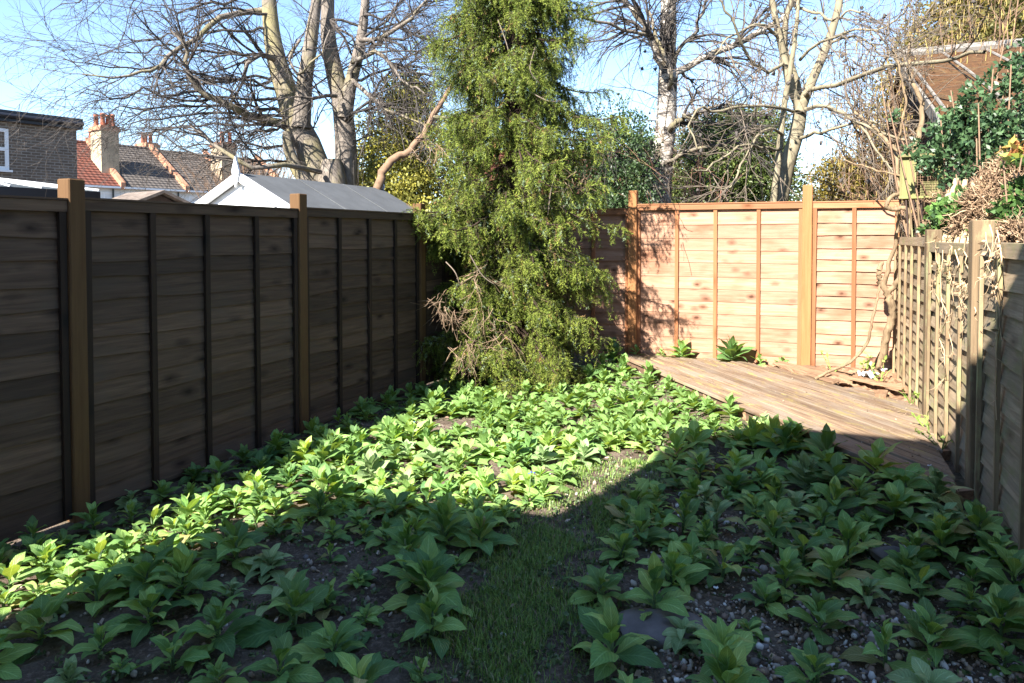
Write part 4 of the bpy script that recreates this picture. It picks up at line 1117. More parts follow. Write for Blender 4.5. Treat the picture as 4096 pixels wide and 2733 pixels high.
    # dead twigs hanging low on the left, and a few bare pale stems
    dead = []
    for (px, py, d, n, L) in [(446, 312, 7.35, 12, .2), (466, 345, 7.3, 24, .25), (433, 300, 7.3, 8, .2), (478, 275, 7.2, 8, .25), (498, 330, 7.25, 8, .25), (425, 146, 7.2, 12, .18), (575, 175, 7.1, 6, .15), (480, 310, 7.2, 8, .25)]:
        c = np.array(at(px, py, d) - b)
        s = c + rg.normal(0, .07, (n, 3)) * [1, 1, .6]
        pts = [s]; dd = nrm(rg.normal(0, .6, (n, 3)) + [0, 0, -.7])
        for i in range(5):
            dd = nrm(dd + rg.normal(0, .3, (n, 3)) + [0, 0, -.1]); pts.append(pts[-1] + dd * L / 5)
        dead.append(np.stack(pts, 1))
    Dp = np.concatenate(dead); Dr = np.linspace(.0032, .0014, 6)[None].repeat(len(Dp), 0)
    d2 = spawn(rg, Dp, Dr, 4, .2, 1, (.05, .2), (.3, 1.1), 4, .2, (0, 0, -.1), .7)
    V, Fq = merge([tubes(Dp, Dr, 4), tubes(d2[0], np.maximum(d2[1], .0013), 3)])
    cc = tintc(rg, len(V), (.16, .10, .065), (.34, .25, .165), 1, .05)
    o = nmesh('dead_twig', V, Fq, MAT['dry_stem'], t, col=cc); o['kind'] = 'stuff'
    for pl in ([(498, 20, 7.4), (507, 45, 7.3), (510, 62, 7.3)], [(535, 48, 7.3), (530, 70, 7.2), (540, 84, 7.2)], [(556, 175, 7.2), (551, 190, 7.15), (548, 215, 7.15)], [(470, 255, 7.1), (482, 275, 7.1), (495, 285, 7.1)], [(446, 262, 7.2), (455, 272, 7.1), (460, 285, 7.1)], [(530, 92, 7.3), (548, 101, 7.2), (560, 101, 7.2)]):
        pts = smooth_path([at(*p) - b for p in pl], 8)
        mb = MB(); mb.tube(list(pts), list(np.linspace(.007, .004, 8)), 5); mb.build('bare_stem', MAT['twig_pale'], t, smooth=True)
spruce()

# =================================================================== THE CORNER AND THE RIGHT-HAND FENCE
def tube_thing(name, pts, rs, mat, parent, k=8, n=None, jit=0.0, seed=0):
    P = smooth_path(pts, n or len(pts) * 4, np.random.default_rng(seed), jit)
    r = np.interp(np.linspace(0, 1, len(P)), np.linspace(0, 1, len(rs)), rs)
    mb = MB(); mb.tube(list(P), list(r), k); return mb.build(name, MAT[mat], parent, smooth=True)
def vine():
    b = at(877, 372, 7.55); b.z = .15
    t = tag(empty('vine', b), 'thick pale twisting vine climbing out of the deck corner', 'vine')
    def W(l): return [at(*p) - b for p in l]
    tube_thing('trunk', W([(873, 376, 7.55), (878, 366, 7.55), (884, 348, 7.5), (888, 330, 7.45), (893, 312, 7.4), (889, 298, 7.4), (886, 288, 7.4)]), [.035, .042, .036, .04, .036, .04, .03], 'vine_bark', t, 9, jit=.006)
    tube_thing('stem', W([(887, 292, 7.4), (880, 281, 7.4), (879, 272, 7.4), (882, 262, 7.4)]), [.034, .03, .03, .018], 'vine_bark', t, 8, jit=.004)
    tube_thing('stem', W([(888, 292, 7.4), (897, 283, 7.35), (906, 268, 7.25), (909, 250, 7.15), (908, 225, 7.1), (907, 205, 7.1), (905, 190, 7.1)]), [.03, .027, .028, .024, .02, .022, .018], 'vine_bark', t, 8, jit=.005)
    tube_thing('stem', W([(884, 284, 7.4), (890, 262, 7.35), (896, 240, 7.3), (898, 220, 7.25), (896, 205, 7.2)]), [.024, .02, .018, .018, .014], 'vine_bark', t, 7, jit=.006)
    tube_thing('stem', W([(815, 379, 7.2), (828, 372, 7.2), (850, 362, 7.25), (866, 345, 7.25), (872, 322, 7.2), (877, 300, 7.25), (880, 285, 7.3)]), [.016, .015, .014, .014, .013, .012, .011], 'vine_bark', t, 7, jit=.003)
    tube_thing('stem', W([(905, 192, 7.1), (893, 196, 7.0), (886, 205, 7.0), (894, 210, 7.0), (906, 208, 6.95), (910, 218, 6.95), (909, 235, 6.9)]), [.016, .02, .022, .022, .02, .02, .018], 'vine_bark', t, 7, jit=.004)
    tube_thing('stem', W([(906, 200, 7.1), (899, 182, 7.2), (894, 152, 7.3), (878, 132, 7.6), (856, 113, 7.9), (848, 102, 8)]), [.022, .02, .018, .018, .016, .01], 'vine_bark', t, 7, jit=.006)
    tube_thing('stem', W([(905, 198, 7.1), (908, 175, 7.1), (914, 156, 7.1), (920, 129, 7.2), (921, 100, 7.2), (911, 80, 7.3), (909, 57, 7.4), (912, 35, 7.4)]), [.026, .026, .026, .025, .022, .02, .018, .01], 'vine_bark', t, 8, jit=.006)
    tube_thing('stem', W([(913, 158, 7.1), (896, 150, 7.2), (893, 145, 7.3)]), [.014, .014, .012], 'vine_bark', t, 6)
    tube_thing('stem', W([(894, 152, 7.3), (903, 120, 7.2), (905, 95, 7.2), (898, 66, 7.2), (893, 48, 7.2)]), [.012, .012, .012, .01, .006], 'vine_bark', t, 6, jit=.006)
    tube_thing('stem', W([(913, 180, 7.1), (880, 170, 7.3), (850, 162, 7.6), (836, 150, 7.9)]), [.010, .010, .008, .005], 'vine_bark', t, 6, jit=.01)
    rg = np.random.default_rng(3)
    sk = cat(limb([(894, 152), (878, 132), (856, 113), (848, 102)], 7.6, .012, .012, 8), limb([(914, 156), (920, 129), (921, 100), (911, 80), (909, 57)], 7.25, .012, .012, 8), limb([(905, 95), (898, 66), (893, 48)], 7.2, .01, .01, 8), limb([(909, 57), (915, 30), (930, 10)], 7.3, .01, .01, 8), limb([(890, 150), (870, 90), (860, 60)], 7.6, .008, .008, 8))
    a = spawn(rg, sk[0], sk[1], 16, .1, 1, (.25, .9), (.5, 1.3), 8, .16, (0, 0, 0), .55)
    c = spawn(rg, a[0], np.maximum(a[1], .003), 4, .2, 1, (.1, .4), (.4, 1.1), 5, .18, (0, 0, 0), .8)
    V, Fq = merge([tubes(a[0], a[1], 4), tubes(c[0], c[1], 3)])
    nmesh('crown', V - np.array(b), Fq, MAT['twig_pale'], t, smooth=True)['kind'] = 'stuff'
vine()

def px_lobes(L): 
    out = []
    for px, py, d, rp in L:
        c = at(px, py, d); r = rp / F_PX * d
        out.append((c.x, c.y, c.z, r, r, r))
    return out
def px_shrub(name, label, L, n, size, ca, cb, seed, elong=1.9, droop=0, mat='foliage', shell=.55, cat_='shrub', nwood=10, clump=7):
    rg = np.random.default_rng(seed); lob = px_lobes(L)
    c = np.array([l[:3] for l in lob]).mean(0); b = Vector((c[0], c[1], 0)); t = tag(empty(name, b), label, cat_)
    cp, nn = crown_points(rg, lob, n // clump, shell)
    ang = rg.uniform(0, 6.28, (len(cp), clump)); dr = nrm(nn + rg.normal(0, .5, nn.shape))
    pts = np.repeat(cp, clump, 0) + np.repeat(dr, clump, 0) * rg.uniform(-1, .6, (len(cp) * clump, 1)) * size
    pts[:, 0] = np.where(pts[:, 1] < 8.6, np.maximum(pts[:, 0], .735 + (8.55 - pts[:, 1]) * RF_SL - .12), pts[:, 0])
    col = np.repeat(tintc(rg, len(cp), ca, cb), clump, 0) * rg.uniform(.8, 1.2, (len(pts), 1))
    V, Fq, C = leaf_faces(rg, pts, np.repeat(dr, clump, 0), size, col, droop, elong, .9)
    nmesh('crown', V - np.array(b), Fq, MAT[mat], t, col=C)['kind'] = 'stuff'
    mb = MB(); ax = np.array([c[0] + .15, c[1] + .1, 0]); 
    for i in range(nwood):
        e = np.array(lob[rg.integers(len(lob))][:3]) + rg.normal(0, .12, 3)
        P = smooth_path([ax + rg.normal(0, .05, 3) * [1, 1, 0], (ax * .5 + e * .5) + rg.normal(0, .12, 3), e], 8)
        mb.tube(list(P - np.array(b)), list(np.linspace(.018, .005, 8)), 5)
    mb.build('stem', MAT['twig_brown'], t, smooth=True)['kind'] = 'stuff'
    return t
px_shrub('evergreen_shrub', 'dark green leafy shrub spilling over the right fence below the mossy roof',
         [(945, 150, 6.2, 22), (965, 130, 6.1, 20), (990, 118, 6.0, 18), (1010, 100, 6.0, 20), (1012, 130, 5.9, 20), (975, 155, 6.0, 20), (1000, 155, 5.9, 18), (980, 95, 6.1, 14), (960, 108, 6.2, 12), (1018, 75, 6.0, 16), (935, 130, 6.4, 10), (925, 160, 6.4, 12), (955, 178, 6.1, 14), (893, 117, 7.2, 8), (1020, 55, 6.1, 10), (990, 80, 6.2, 8), (1003, 66, 6.1, 6), (968, 92, 6.2, 7), (948, 120, 6.3, 8), (918, 145, 6.5, 6), (932, 172, 6.3, 9), (940, 108, 6.3, 5), (905, 150, 6.6, 4)],
         4300, .052, (.02, .05, .02), (.085, .15, .06), 71, elong=1.9, shell=.2, nwood=34)
px_shrub('ivy', 'dark ivy under the dry stems on top of the right fence',
         [(950, 215, 5.9, 18), (965, 205, 5.7, 14), (935, 228, 6.1, 10), (1012, 215, 5.2, 16), (1020, 195, 5.2, 14), (985, 225, 5.5, 10), (1020, 170, 5.4, 12)],
         2400, .05, (.03, .07, .02), (.12, .22, .05), 72, elong=1.3, cat_='ivy', nwood=6)
px_shrub('red_tipped_shrub', 'few red and yellow-green leaves at the right edge above the dry stems', [(1016, 148, 5.0, 5), (1022, 155, 5.0, 7), (1008, 146, 5.05, 3)], 60, .085, (.35, .06, .05), (.30, .40, .07), 73, elong=2.6, nwood=3)

def dry_heap():
    rg = np.random.default_rng(8)
    lob = px_lobes([(1000, 190, 5.5, 20), (1012, 205, 5.3, 18), (985, 205, 5.5, 18), (1005, 175, 5.6, 16), (965, 225, 5.7, 12), (942, 205, 6.1, 9), (945, 228, 6.0, 9), (990, 230, 5.4, 14), (1012, 232, 5.1, 12), (1018, 180, 5.4, 12)])
    c = np.array([l[:3] for l in lob]).mean(0); b = Vector((c[0], c[1], 0))
    t = tag(empty('dry_vine', b), 'tangled heap of dry straw-coloured climber stems on the right fence', 'climber')
    p, d = crown_points(rg, lob, 3600, .4)
    P = [p]; dd = nrm(rg.normal(size=p.shape))
    for i in range(6):
        dd = nrm(dd + rg.normal(0, .55, p.shape)); P.append(P[-1] + dd * rg.uniform(.015, .035, (len(p), 1)))
    P = np.stack(P, 1)
    P[..., 0] = np.maximum(P[..., 0], .735 + (8.55 - P[..., 1]) * RF_SL - .1)
    R = np.linspace(.0042, .002, 7)[None].repeat(len(P), 0) * rg.uniform(.6, 1.5, (len(P), 1))
    V, Fq = tubes(P, R, 4)
    col = np.repeat(tintc(rg, len(P), (.11, .065, .038), (.36, .25, .155), 1.1, .1), 28, 0)
    nmesh('stem', V - np.array(b), Fq, MAT['dry_stem'], t, col=col)['kind'] = 'stuff'
    pts, nn = crown_points(rg, lob, 900, .8)
    V, Fq, C = leaf_faces(rg, pts, nn, .045, tintc(rg, 900, (.16, .095, .05), (.38, .27, .17)), .3, 1.8, 1.2)
    nmesh('dead_leaf', V - np.array(b), Fq, MAT['dry_stem'], t, col=C)['kind'] = 'stuff'
    # strands clinging down the old fence
    L = []
    for (px, y0, y1) in [(992, 225, 300), (988, 232, 285), (962, 240, 330), (940, 250, 340), (972, 245, 320), (1000, 230, 340), (936, 235, 300), (966, 250, 300), (950, 246, 290), (944, 300, 400), (996, 240, 420), (955, 250, 360)]:
        pts = []
        for k in range(9):
            y = y0 + (y1 - y0) * k / 8; q = px + rg.normal(0, 2.2)
            n_ = Vector((math.sin(RF_ANG), -math.cos(RF_ANG), 0)); pl = Vector((.735, 8.55, 0)) + n_ * .06
            pts.append(np.array(at_plane(q, y, pl, n_)))
        L.append(np.array(pts))
    L = np.array(L); R = np.linspace(.004, .002, 9)[None].repeat(len(L), 0)
    s = spawn(rg, L, R, 7, .0, 1, (.05, .16), (.4, 1.2), 5, .3, (0, 0, -.05), .7)
    V, Fq = merge([tubes(L, R, 4), tubes(s[0], s[1], 3)])
    V[:, 0] = np.minimum(V[:, 0], .735 + (8.55 - V[:, 1]) * RF_SL - .03)
    nmesh('strand', V - np.array(b), Fq, MAT['dry_stem'], t, col=tintc(rg, len(V), (.38, .25, .14), (.6, .45, .28), 1, .05))['kind'] = 'stuff'
    q = s[0].reshape(-1, 3); q = q[rg.choice(len(q), 130)]
    V, Fq, C = leaf_faces(rg, q, np.tile([-1., 0, -.3], (130, 1)), .032, tintc(rg, 130, (.18, .11, .065), (.40, .29, .18)), .3, 1.7, .8)
    V[:, 0] = np.minimum(V[:, 0], .735 + (8.55 - V[:, 1]) * RF_SL - .03)
    nmesh('dead_leaf', V - np.array(b), Fq, MAT['dry_stem'], t, col=C)['kind'] = 'stuff'
dry_heap()

def laths():
    b = at(945, 215, 5.9); b.z = 1.5
    t = tag(empty('lath_panel', b), 'leaning panel of pale wooden laths under the dry stems on the right fence', 'trellis')
    for i in range(9):
        a = at(928 + i * 6.5, 247 + i * 1.2, 6.0 - i * .09); c = at(952 + i * 4.6, 186 + i * .6 - (8 if i % 2 else 0), 6.15 - i * .09)
        d = c - a; L = d.length
        mb = MB(); mb.box(-.017, .017, -.006, .006, 0, L)
        o = mb.build('lath', MAT['lath_pale'], t); o.location = a - b
        o.rotation_euler = d.to_track_quat('Z', 'Y').to_euler()
    a, c = at(940, 215, 6.15), at(988, 215, 5.65)
    mb = MB(); mb.tube([a - b, c - b], [.014, .014], 4); mb.build('crossbar', MAT['lath_pale'], t)
    # upright slat fan beneath the wooden box
    b = at(918, 232, 6.85); b.z = 1.5
    t = tag(empty('slat_fan', b), 'curved row of thin upright slats under the green wooden box', 'trellis')
    for i in range(8):
        px = 907 + i * 3.6; dpt = 6.9 - .12 * math.sin(i / 7 * 3.1)
        a = at(px + 1.2 + i * .5, 237 + 2 * math.sin(i / 7 * 3.1), dpt); c = at(px - 1, 200, dpt)
        d = c - a
        mb = MB(); mb.box(-.011, .011, -.006, .006, 0, d.length); o = mb.build('slat', MAT['post_old' if i % 2 else 'wood_dark'], t)
        o.location = a - b; o.rotation_euler = d.to_track_quat('Z', 'Y').to_euler()
    # box
    b = at(922, 196, 6.9)
    t = tag(empty('wooden_box', b, rad(-14)), 'mossy yellow-green wooden nest box with wire mesh side by the corner', 'box')
    w, dd, hh = .34, .26, .37
    box_obj('back', 'box_green', t, -w / 2, w / 2, dd - .02, dd, 0, hh)
    box_obj('side', 'box_green', t, -w / 2, -w / 2 + .12, -.003, .018, 0, hh)
    box_obj('side', 'box_green', t, -w / 2 - .02, -w / 2 - .001, 0, dd, 0, hh)
    box_obj('side', 'box_green', t, w / 2 - .02, w / 2, .02, dd - .021, 0, hh)
    box_obj('floor', 'box_green', t, -w / 2 - .02, w / 2 + .01, -.02, dd, -.021, -.001)
    box_obj('lid', 'box_green', t, -w / 2 - .03, w / 2 + .03, -.04, dd + .02, hh + .001, hh + .022)
    box_obj('post', 'box_green', t, w / 2 - .045, w / 2 - .021, -.003, .02, 0, hh)
    box_obj('post', 'post_old', t, -.03, .03, dd + .001, dd + .06, -b.z, hh - .05)
    mb = MB()
    for i in range(9): x = -w / 2 + .13 + i * .021; mb.box(x, x + .0035, .002, .0055, .0, hh)
    for i in range(15): z = .01 + i * .024; mb.box(-w / 2 + .121, w / 2 - .046, .0056, .0075, z, z + .0025)
    mb.build('wire_mesh', MAT['twig_brown'], t)['kind'] = 'stuff'
laths()

# =================================================================== THE BED: alkanet rosettes, weeds, grass, gravel
def leaf_mesh(name, mat, W_=.40, arch=.5, fold=.22, ncol=5, nst=8, seed=0, wave=.03):
    r = random.Random(seed); vs, fs, uv = [], [], []
    cols = [-1, -.55, 0, .55, 1] if ncol == 5 else [-1, 0, 1]
    ph = r.uniform(0, 6)
    for i in range(nst):
        v = i / (nst - 1)
        pet = .16
        if v < pet: hw = .035 + .05 * v
        else:
            q = (v - pet) / (1 - pet); hw = W_ / 2 * max(0.0, math.sin(math.pi * q ** .78)) ** .82 + .012 * (1 - q)
        a = arch * v * v * 1.0
        x = v - .28 * arch * v ** 2.4; z = .30 * arch * v - .62 * arch * v ** 2.5
        for c in cols:
            zz = z + fold * abs(c) * hw + wave * abs(c) * math.sin(v * 15 + ph + c) * (1 if v > pet else 0) - (.35 * hw * fold * (c * c) if abs(c) == 1 else 0)
            vs.append((x, c * hw, zz)); uv.append((.5 + c * .5, v))
    nc = len(cols)
    for i in range(nst - 1):
        for k in range(nc - 1):
            a = i * nc + k; fs.append((a, a + nc, a + nc + 1, a + 1))
    return np.array(vs), np.array(fs), np.array(uv)
def as_mesh(name, L, mat):
    v, f, uv = L
    me = bpy.data.meshes.new(name); me.from_pydata([tuple(x) for x in v], [], [tuple(reversed(x)) for x in f.tolist()])
    me.materials.append(MAT[mat]); me.polygons.foreach_set('use_smooth', [True] * len(me.polygons))
    l = me.uv_layers.new(name='UVMap')
    idx = np.zeros(len(me.loops), dtype=np.int32); me.loops.foreach_get('vertex_index', idx)
    l.data.foreach_set('uv', uv[idx].astype(np.float32).ravel()); me.update(); return me
NEAR = {m: [as_mesh('leaf', leaf_mesh('leaf', m, random.uniform(.30, .43), random.uniform(.25, 1.3), random.uniform(.1, .34), 5, 8, k, random.uniform(.01, .035)), m) for k in range(9)] for m in ('alkanet_leaf', 'alkanet_leaf_pale', 'alkanet_leaf_old')}
FARL = [leaf_mesh('leaf', '', random.uniform(.38, .5), random.uniform(.15, .9), random.uniform(.1, .34), 3, 6, 40 + k, .02) for k in range(8)]
def rosette_layout(r, nl, size, upright):
    out = []; a0 = r.uniform(0, 6.283)
    for k in range(nl):
        f = k / max(1, nl - 1)                         # 0 = outer, 1 = centre
        az = a0 + k * 2.39996 + r.uniform(-.35, .35)
        el = rad(8 + 62 * f ** 1.3 * upright + r.uniform(-10, 12))
        L = size * (1.0 - .48 * f) * r.uniform(.78, 1.18)
        h = size * (.04 + .42 * f * upright) + r.uniform(0, .01)
        out.append((az, el, L, h, r.uniform(-.45, .45)))
    return out
def leaf_matrix(az, el, L, h, roll):
    return Matrix.Translation((0, 0, h)) @ Matrix.Rotation(az, 4, 'Z') @ Matrix.Rotation(-el, 4, 'Y') @ Matrix.Rotation(roll, 4, 'X') @ Matrix.Scale(L, 4)
def plant_near(x, y, size, nl, mat, label, group, seed, upright=1.0, name='alkanet_plant'):
    r = random.Random(seed); z = gz(x, y) - .005
    t = tag(empty(name, (x, y, z), 0), label, 'plant', group)
    for (az, el, L, h, roll) in rosette_layout(r, nl, size, upright):
        o = link('leaf', r.choice(NEAR['alkanet_leaf_old' if r.random() < (.07 if el < .5 else .01) else mat]), t)
        o.matrix_local = leaf_matrix(az, el, L, h, roll)
    mb = MB(); mb.tube([(0, 0, -.01), (r.uniform(-.01, .01), r.uniform(-.01, .01), size * .22), (r.uniform(-.02, .02), r.uniform(-.02, .02), size * .5 * upright)], [.009, .007, .004], 5)
    mb.build('stem', MAT['weed_leaf'], t, smooth=True)
    return t
def plant_far(x, y, size, nl, mat, label, group, seed, upright=1.0, z=None, name='alkanet_plant'):
    r = random.Random(seed); V, Fs, U, b = [], [], [], 0
    for (az, el, L, h, roll) in rosette_layout(r, nl, size, upright):
        v, f, uv = r.choice(FARL); M = np.array(leaf_matrix(az, el, L, h, roll))
        V.append(v @ M[:3, :3].T + M[:3, 3]); Fs.append(f[:, ::-1] + b); U.append(uv); b += len(v)
    o = nmesh(name, np.concatenate(V), np.concatenate(Fs), MAT[mat], None, True, uv=np.concatenate(U))
    o.location = (x, y, gz(x, y) - .005 if z is None else z)
    return tag(o, label, 'plant', group)
def on_deck(x, y, m=.04):
    return (x - DP.x) * DN.x + (y - DP.y) * DN.y > -m
def path_c(y): return -1.27 + max(0, 3.4 - y) * .27
def path_w(y): return .27 if y > 2.9 else .33
placed = []
def ok_at(x, y, sp):
    for a, b in placed:
        if (a - x) ** 2 + (b - y) ** 2 < sp * sp: return False
    return True
# single plants one can point at (pixel of the foot at 1024 wide)
FG = [
    (428, 612, .25, 17, 'alkanet_leaf', 1.0, 'largest leafy rosette left of the grass path in the near shade'),
    (612, 668, .22, 11, 'alkanet_leaf', 1.0, 'rosette with long upright leaves in front of the flat stone at the bottom'),
    (722, 672, .20, 12, 'alkanet_leaf', .9, 'spreading rosette right of the flat stone at the bottom edge'),
    (818, 632, .19, 12, 'alkanet_leaf', 1.0, 'rosette standing amid pale gravel, right of the flat stone'),
    (672, 590, .20, 14, 'alkanet_leaf', 1.0, 'bushy rosette beside the grass path just behind the flat stone'),
    (640, 545, .19, 14, 'alkanet_leaf', 1.0, 'bushy rosette at the right edge of the grass path'),
    (218, 650, .22, 12, 'alkanet_leaf', .9, 'tall-leaved rosette near the bottom, left of the largest rosette'),
    (150, 628, .19, 13, 'alkanet_leaf', .9, 'rosette in deep shade a little left of the tall-leaved one at bottom left'),
    (335, 668, .18, 12, 'alkanet_leaf', .8, 'low flat rosette at the bottom edge below the largest rosette'),
    (270, 575, .16, 22, 'alkanet_leaf_pale', .7, 'paler plant with many small leaves in the left shade'),
    (285, 610, .19, 13, 'alkanet_leaf_pale', .8, 'pale bluish rosette between the small-leaved plant and the bottom edge'),
    (40, 640, .21, 12, 'alkanet_leaf', .8, 'bluish rosette in the bottom left corner'),
    (930, 655, .20, 13, 'alkanet_leaf', .9, 'rosette between the gravel patch and the bottom right corner plant'),
    (1000, 640, .24, 15, 'alkanet_leaf', .9, 'large rosette in the bottom right corner'),
    (905, 585, .19, 14, 'alkanet_leaf', 1.0, 'rosette beside the tilted dark slate on the right'),
    (785, 590, .20, 13, 'alkanet_leaf', 1.0, 'rosette with one broad round leaf behind the gravel patch'),
    (858, 515, .19, 14, 'alkanet_leaf', .9, 'rosette close in front of the deck edge near its middle'),
    (760, 490, .19, 14, 'alkanet_leaf', .9, 'rosette just inside the shade in front of the deck'),
    (700, 480, .19, 14, 'alkanet_leaf', 1.0, 'rosette at the top end of the grass path on its right'),
    (978, 560, .20, 14, 'alkanet_leaf', 1.0, 'rosette against the near end of the right fence'),
    (815, 685, .17, 10, 'alkanet_leaf', .9, 'small rosette in pale gravel at the bottom edge'),
    (280, 690, .17, 10, 'alkanet_leaf', .9, 'broad pointed leaves cut off by the bottom edge left of centre'),
    (480, 530, .17, 12, 'alkanet_leaf', 1.0, 'plant with drooping leaves right at the shade line left of the path'),
    (165, 570, .2, 12, 'alkanet_leaf', .7, 'rosette with long drooping leaves where shade meets the left sunlit strip'),
]
for i, (px, py, sz, nl, mt, up, lab) in enumerate(FG):
    p = at_z(px, py, 0.0)
    placed.append((p.x, p.y))
    plant_near(p.x, p.y, sz * 1.18, nl + 3, mt, lab, None, 300 + i, up)
def shade_line(x, y):                                   # True where the house's shade lies
    if x - (y + .42) * math.tan(SUN_AZ) > -2.5: return y < 5.65
    if x - (y + .42) * math.tan(SUN_AZ) > -3.75: return y < 3.55
    return False
rp = random.Random(99)
G_ = 'alkanet plants of the bed'
def zone_label(zone, x, y):
    sd = (x - DP.x) * DN.x + (y - DP.y) * DN.y
    if zone == 'fence':
        return 'dim alkanet plant at the foot of the left fence between the near and second posts' if y < 4.8 else 'dim alkanet plant at the foot of the left fence towards the spruce'
    if zone == 'right':
        if sd > -.42: return 'shaded alkanet plant close along the near edge of the deck' if y < 5.6 else 'sunlit alkanet plant close along the far edge of the deck'
        if x < path_c(y) + .55: return 'shaded alkanet plant bordering the right side of the grass path'
        return 'shaded alkanet plant rising from the gravel of the right bed' if y < 3.4 else 'shaded alkanet plant in the middle of the right bed behind the gravel'
    if zone == 'left':
        if x > path_c(y) - .6: return 'shaded alkanet plant bordering the left side of the grass path'
        return 'shaded alkanet plant low in the near left bed' if y < 2.7 else 'shaded alkanet plant just in front of the sunlit patch'
    if y < 3.6: return 'sunlit alkanet plant in the bright strip running to the lower left'
    if sd > -.42: return 'sunlit alkanet plant close along the far edge of the deck'
    if y > 6.2: return 'sunlit alkanet plant close in front of the spruce skirt'
    if x < -2.95: return 'sunlit alkanet plant at the edge of the left fence shadow'
    if y < 4.4: return 'sunlit alkanet plant at the front of the bright patch near the shade line'
    return 'sunlit alkanet plant in the middle of the bright patch'
cand = []
for tries in range(9000):
    y = rp.uniform(1.7, 7.9); x = rp.uniform(-3.8, 1.05)
    px, py, d = proj((x, y, .05))
    if not (-50 < px < 1075 and py < 720): continue
    if x > rfx(y) - .1 or on_deck(x, y, .05): continue
    if abs(x - path_c(y)) < path_w(y) and y < 5.35: continue
    if (x + 3.0) ** 2 + (y - 7.6) ** 2 < .75 ** 2: continue
    zone = 'fence' if x < -3.42 else ('right' if x > path_c(y) and y < 5.6 else ('sun' if not shade_line(x, y) else 'left'))
    sp = {'sun': .165, 'left': .265 if y < 3.1 else .22, 'right': .225 if y > 3.5 else .30, 'fence': .23}[zone]
    if zone == 'sun' and y > 6: sp = .20
    if zone == 'right' and y < 3.3 and -.2 < x < .35: sp = .36       # gravel shows
    if zone == 'sun' and ((x + 2.9) ** 2 + (y - 5.4) ** 2 < .3 ** 2 or (x + 2.1) ** 2 + (y - 4.5) ** 2 < .16 ** 2): continue   # bare soil
    if not ok_at(x, y, sp * rp.uniform(.6, 1.25)): continue
    placed.append((x, y))
    size = {'sun': rp.uniform(.12, .22), 'left': rp.choice([rp.uniform(.1, .16), rp.uniform(.18, .28)]), 'right': rp.choice([rp.uniform(.12, .18), rp.uniform(.19, .29)]), 'fence': rp.uniform(.11, .2)}[zone]
    if zone == 'right' and on_deck(x, y, .4): size = rp.uniform(.22, .30)
    mt = 'alkanet_leaf' if rp.random() < .93 else 'alkanet_leaf_pale'
    cand.append((d, x, y, zone, size, mt, rp.randint(9, 21), rp.uniform(.65, 1.3), 1000 + tries))
cand.sort()
restV, restF, restU, nb_ = [], [], [], 0
for k, (d, x, y, zone, size, mt, nl, up, sd) in enumerate(cand):
    if k < 265:
        (plant_near if d < 4.4 else plant_far)(x, y, size, nl + (0 if d < 4.4 else 2), mt, zone_label(zone, x, y), G_, sd, up)
    else:                                               # the farthest, smallest rosettes: one leafy mass
        r = random.Random(sd)
        for (az, el, L, h, roll) in rosette_layout(r, nl + 2, size, up):
            v, f, uv = r.choice(FARL); M = np.array(leaf_matrix(az, el, L, h, roll))
            restV.append(v @ M[:3, :3].T + M[:3, 3] + np.array([x, y, gz(x, y) - .005])); restF.append(f[:, ::-1] + nb_); restU.append(uv); nb_ += len(v)
if restV:
    tag(nmesh('ground_cover', np.concatenate(restV), np.concatenate(restF), MAT['alkanet_leaf'], None, True, uv=np.concatenate(restU)), 'mass of small leafy rosettes at the back of the bed', 'plants', kind='stuff')
for i, (px, py, lab) in enumerate([(603, 380, 'leafy plant in the gap between the spruce foot and the deck corner'), (588, 386, 'leafy plant under the right skirt of the spruce'), (614, 372, 'leafy plant tucked against the far corner of the deck edge'), (622, 385, 'leafy plant right at the deck edge beside the spruce')]):
    p = at_z(px, py, 0); plant_far(p.x, p.y, .26, 16, 'alkanet_leaf', lab, None, 760 + i, 1.2)
# plants along the back fence on the deck's edge
for i, (px, py, sz, nl, lab) in enumerate([(683, 356, .26, 16, 'bright leafy plant at the foot of the back fence, left of the larger one'),
                                         (731, 361, .32, 24, 'largest bright leafy plant at the foot of the back fence'),
                                         (760, 362, .15, 9, 'low leaves just right of the largest plant at the back fence'),
                                         (663, 355, .13, 8, 'tiny leafy plant left of the plants at the foot of the back fence'),
                                         (783, 362, .13, 8, 'small plant by the fence post at the back of the deck'),
                                         (614, 352, .22, 11, 'leafy plant poking up between the spruce skirt and the deck'),
                                         (640, 352, .16, 9, 'dim small plant at the foot of the back fence in the spruce shadow')]):
    p = at_z(px, py, DECK_Z)
    if p.y > 8.56: p.y = 8.55
    plant_far(p.x, p.y, sz, nl, 'alkanet_leaf', lab, None, 700 + i, 1.05, z=.18)

# ---- blue flowers on two stems
for (px, py, lab) in [(528, 505, 'flower stem with tiny blue blooms at the edge of the shade'), (412, 448, 'single tiny blue bloom amid the sunlit leaves')]:
    p = at_z(px, py, .0); t = tag(empty('flower_stem', p), lab, 'flower')
    mb = MB(); mb.tube([(0, 0, 0), (.01, 0, .1), (.015, .01, .19)], [.004, .003, .002], 5); mb.build('stem', MAT['weed_leaf'], t, smooth=True)
    for k, (a, b, c) in enumerate([(.02, 0, .20), (.0, .015, .185), (.035, .01, .195)][:3 if px > 500 else 1]):
        for q in range(5):
            an = q * 1.2566; mb = MB()
            u = Vector((math.cos(an), math.sin(an), .25)) * .008; s_ = Vector((-math.sin(an), math.cos(an), 0)) * .0045; o_ = Vector((a, b, c))
            mb.add([o_, o_ + u * .6 + s_, o_ + u, o_ + u * .6 - s_], [(0, 1, 2, 3)]); mb.build('petal', MAT['blue_petal'], t)

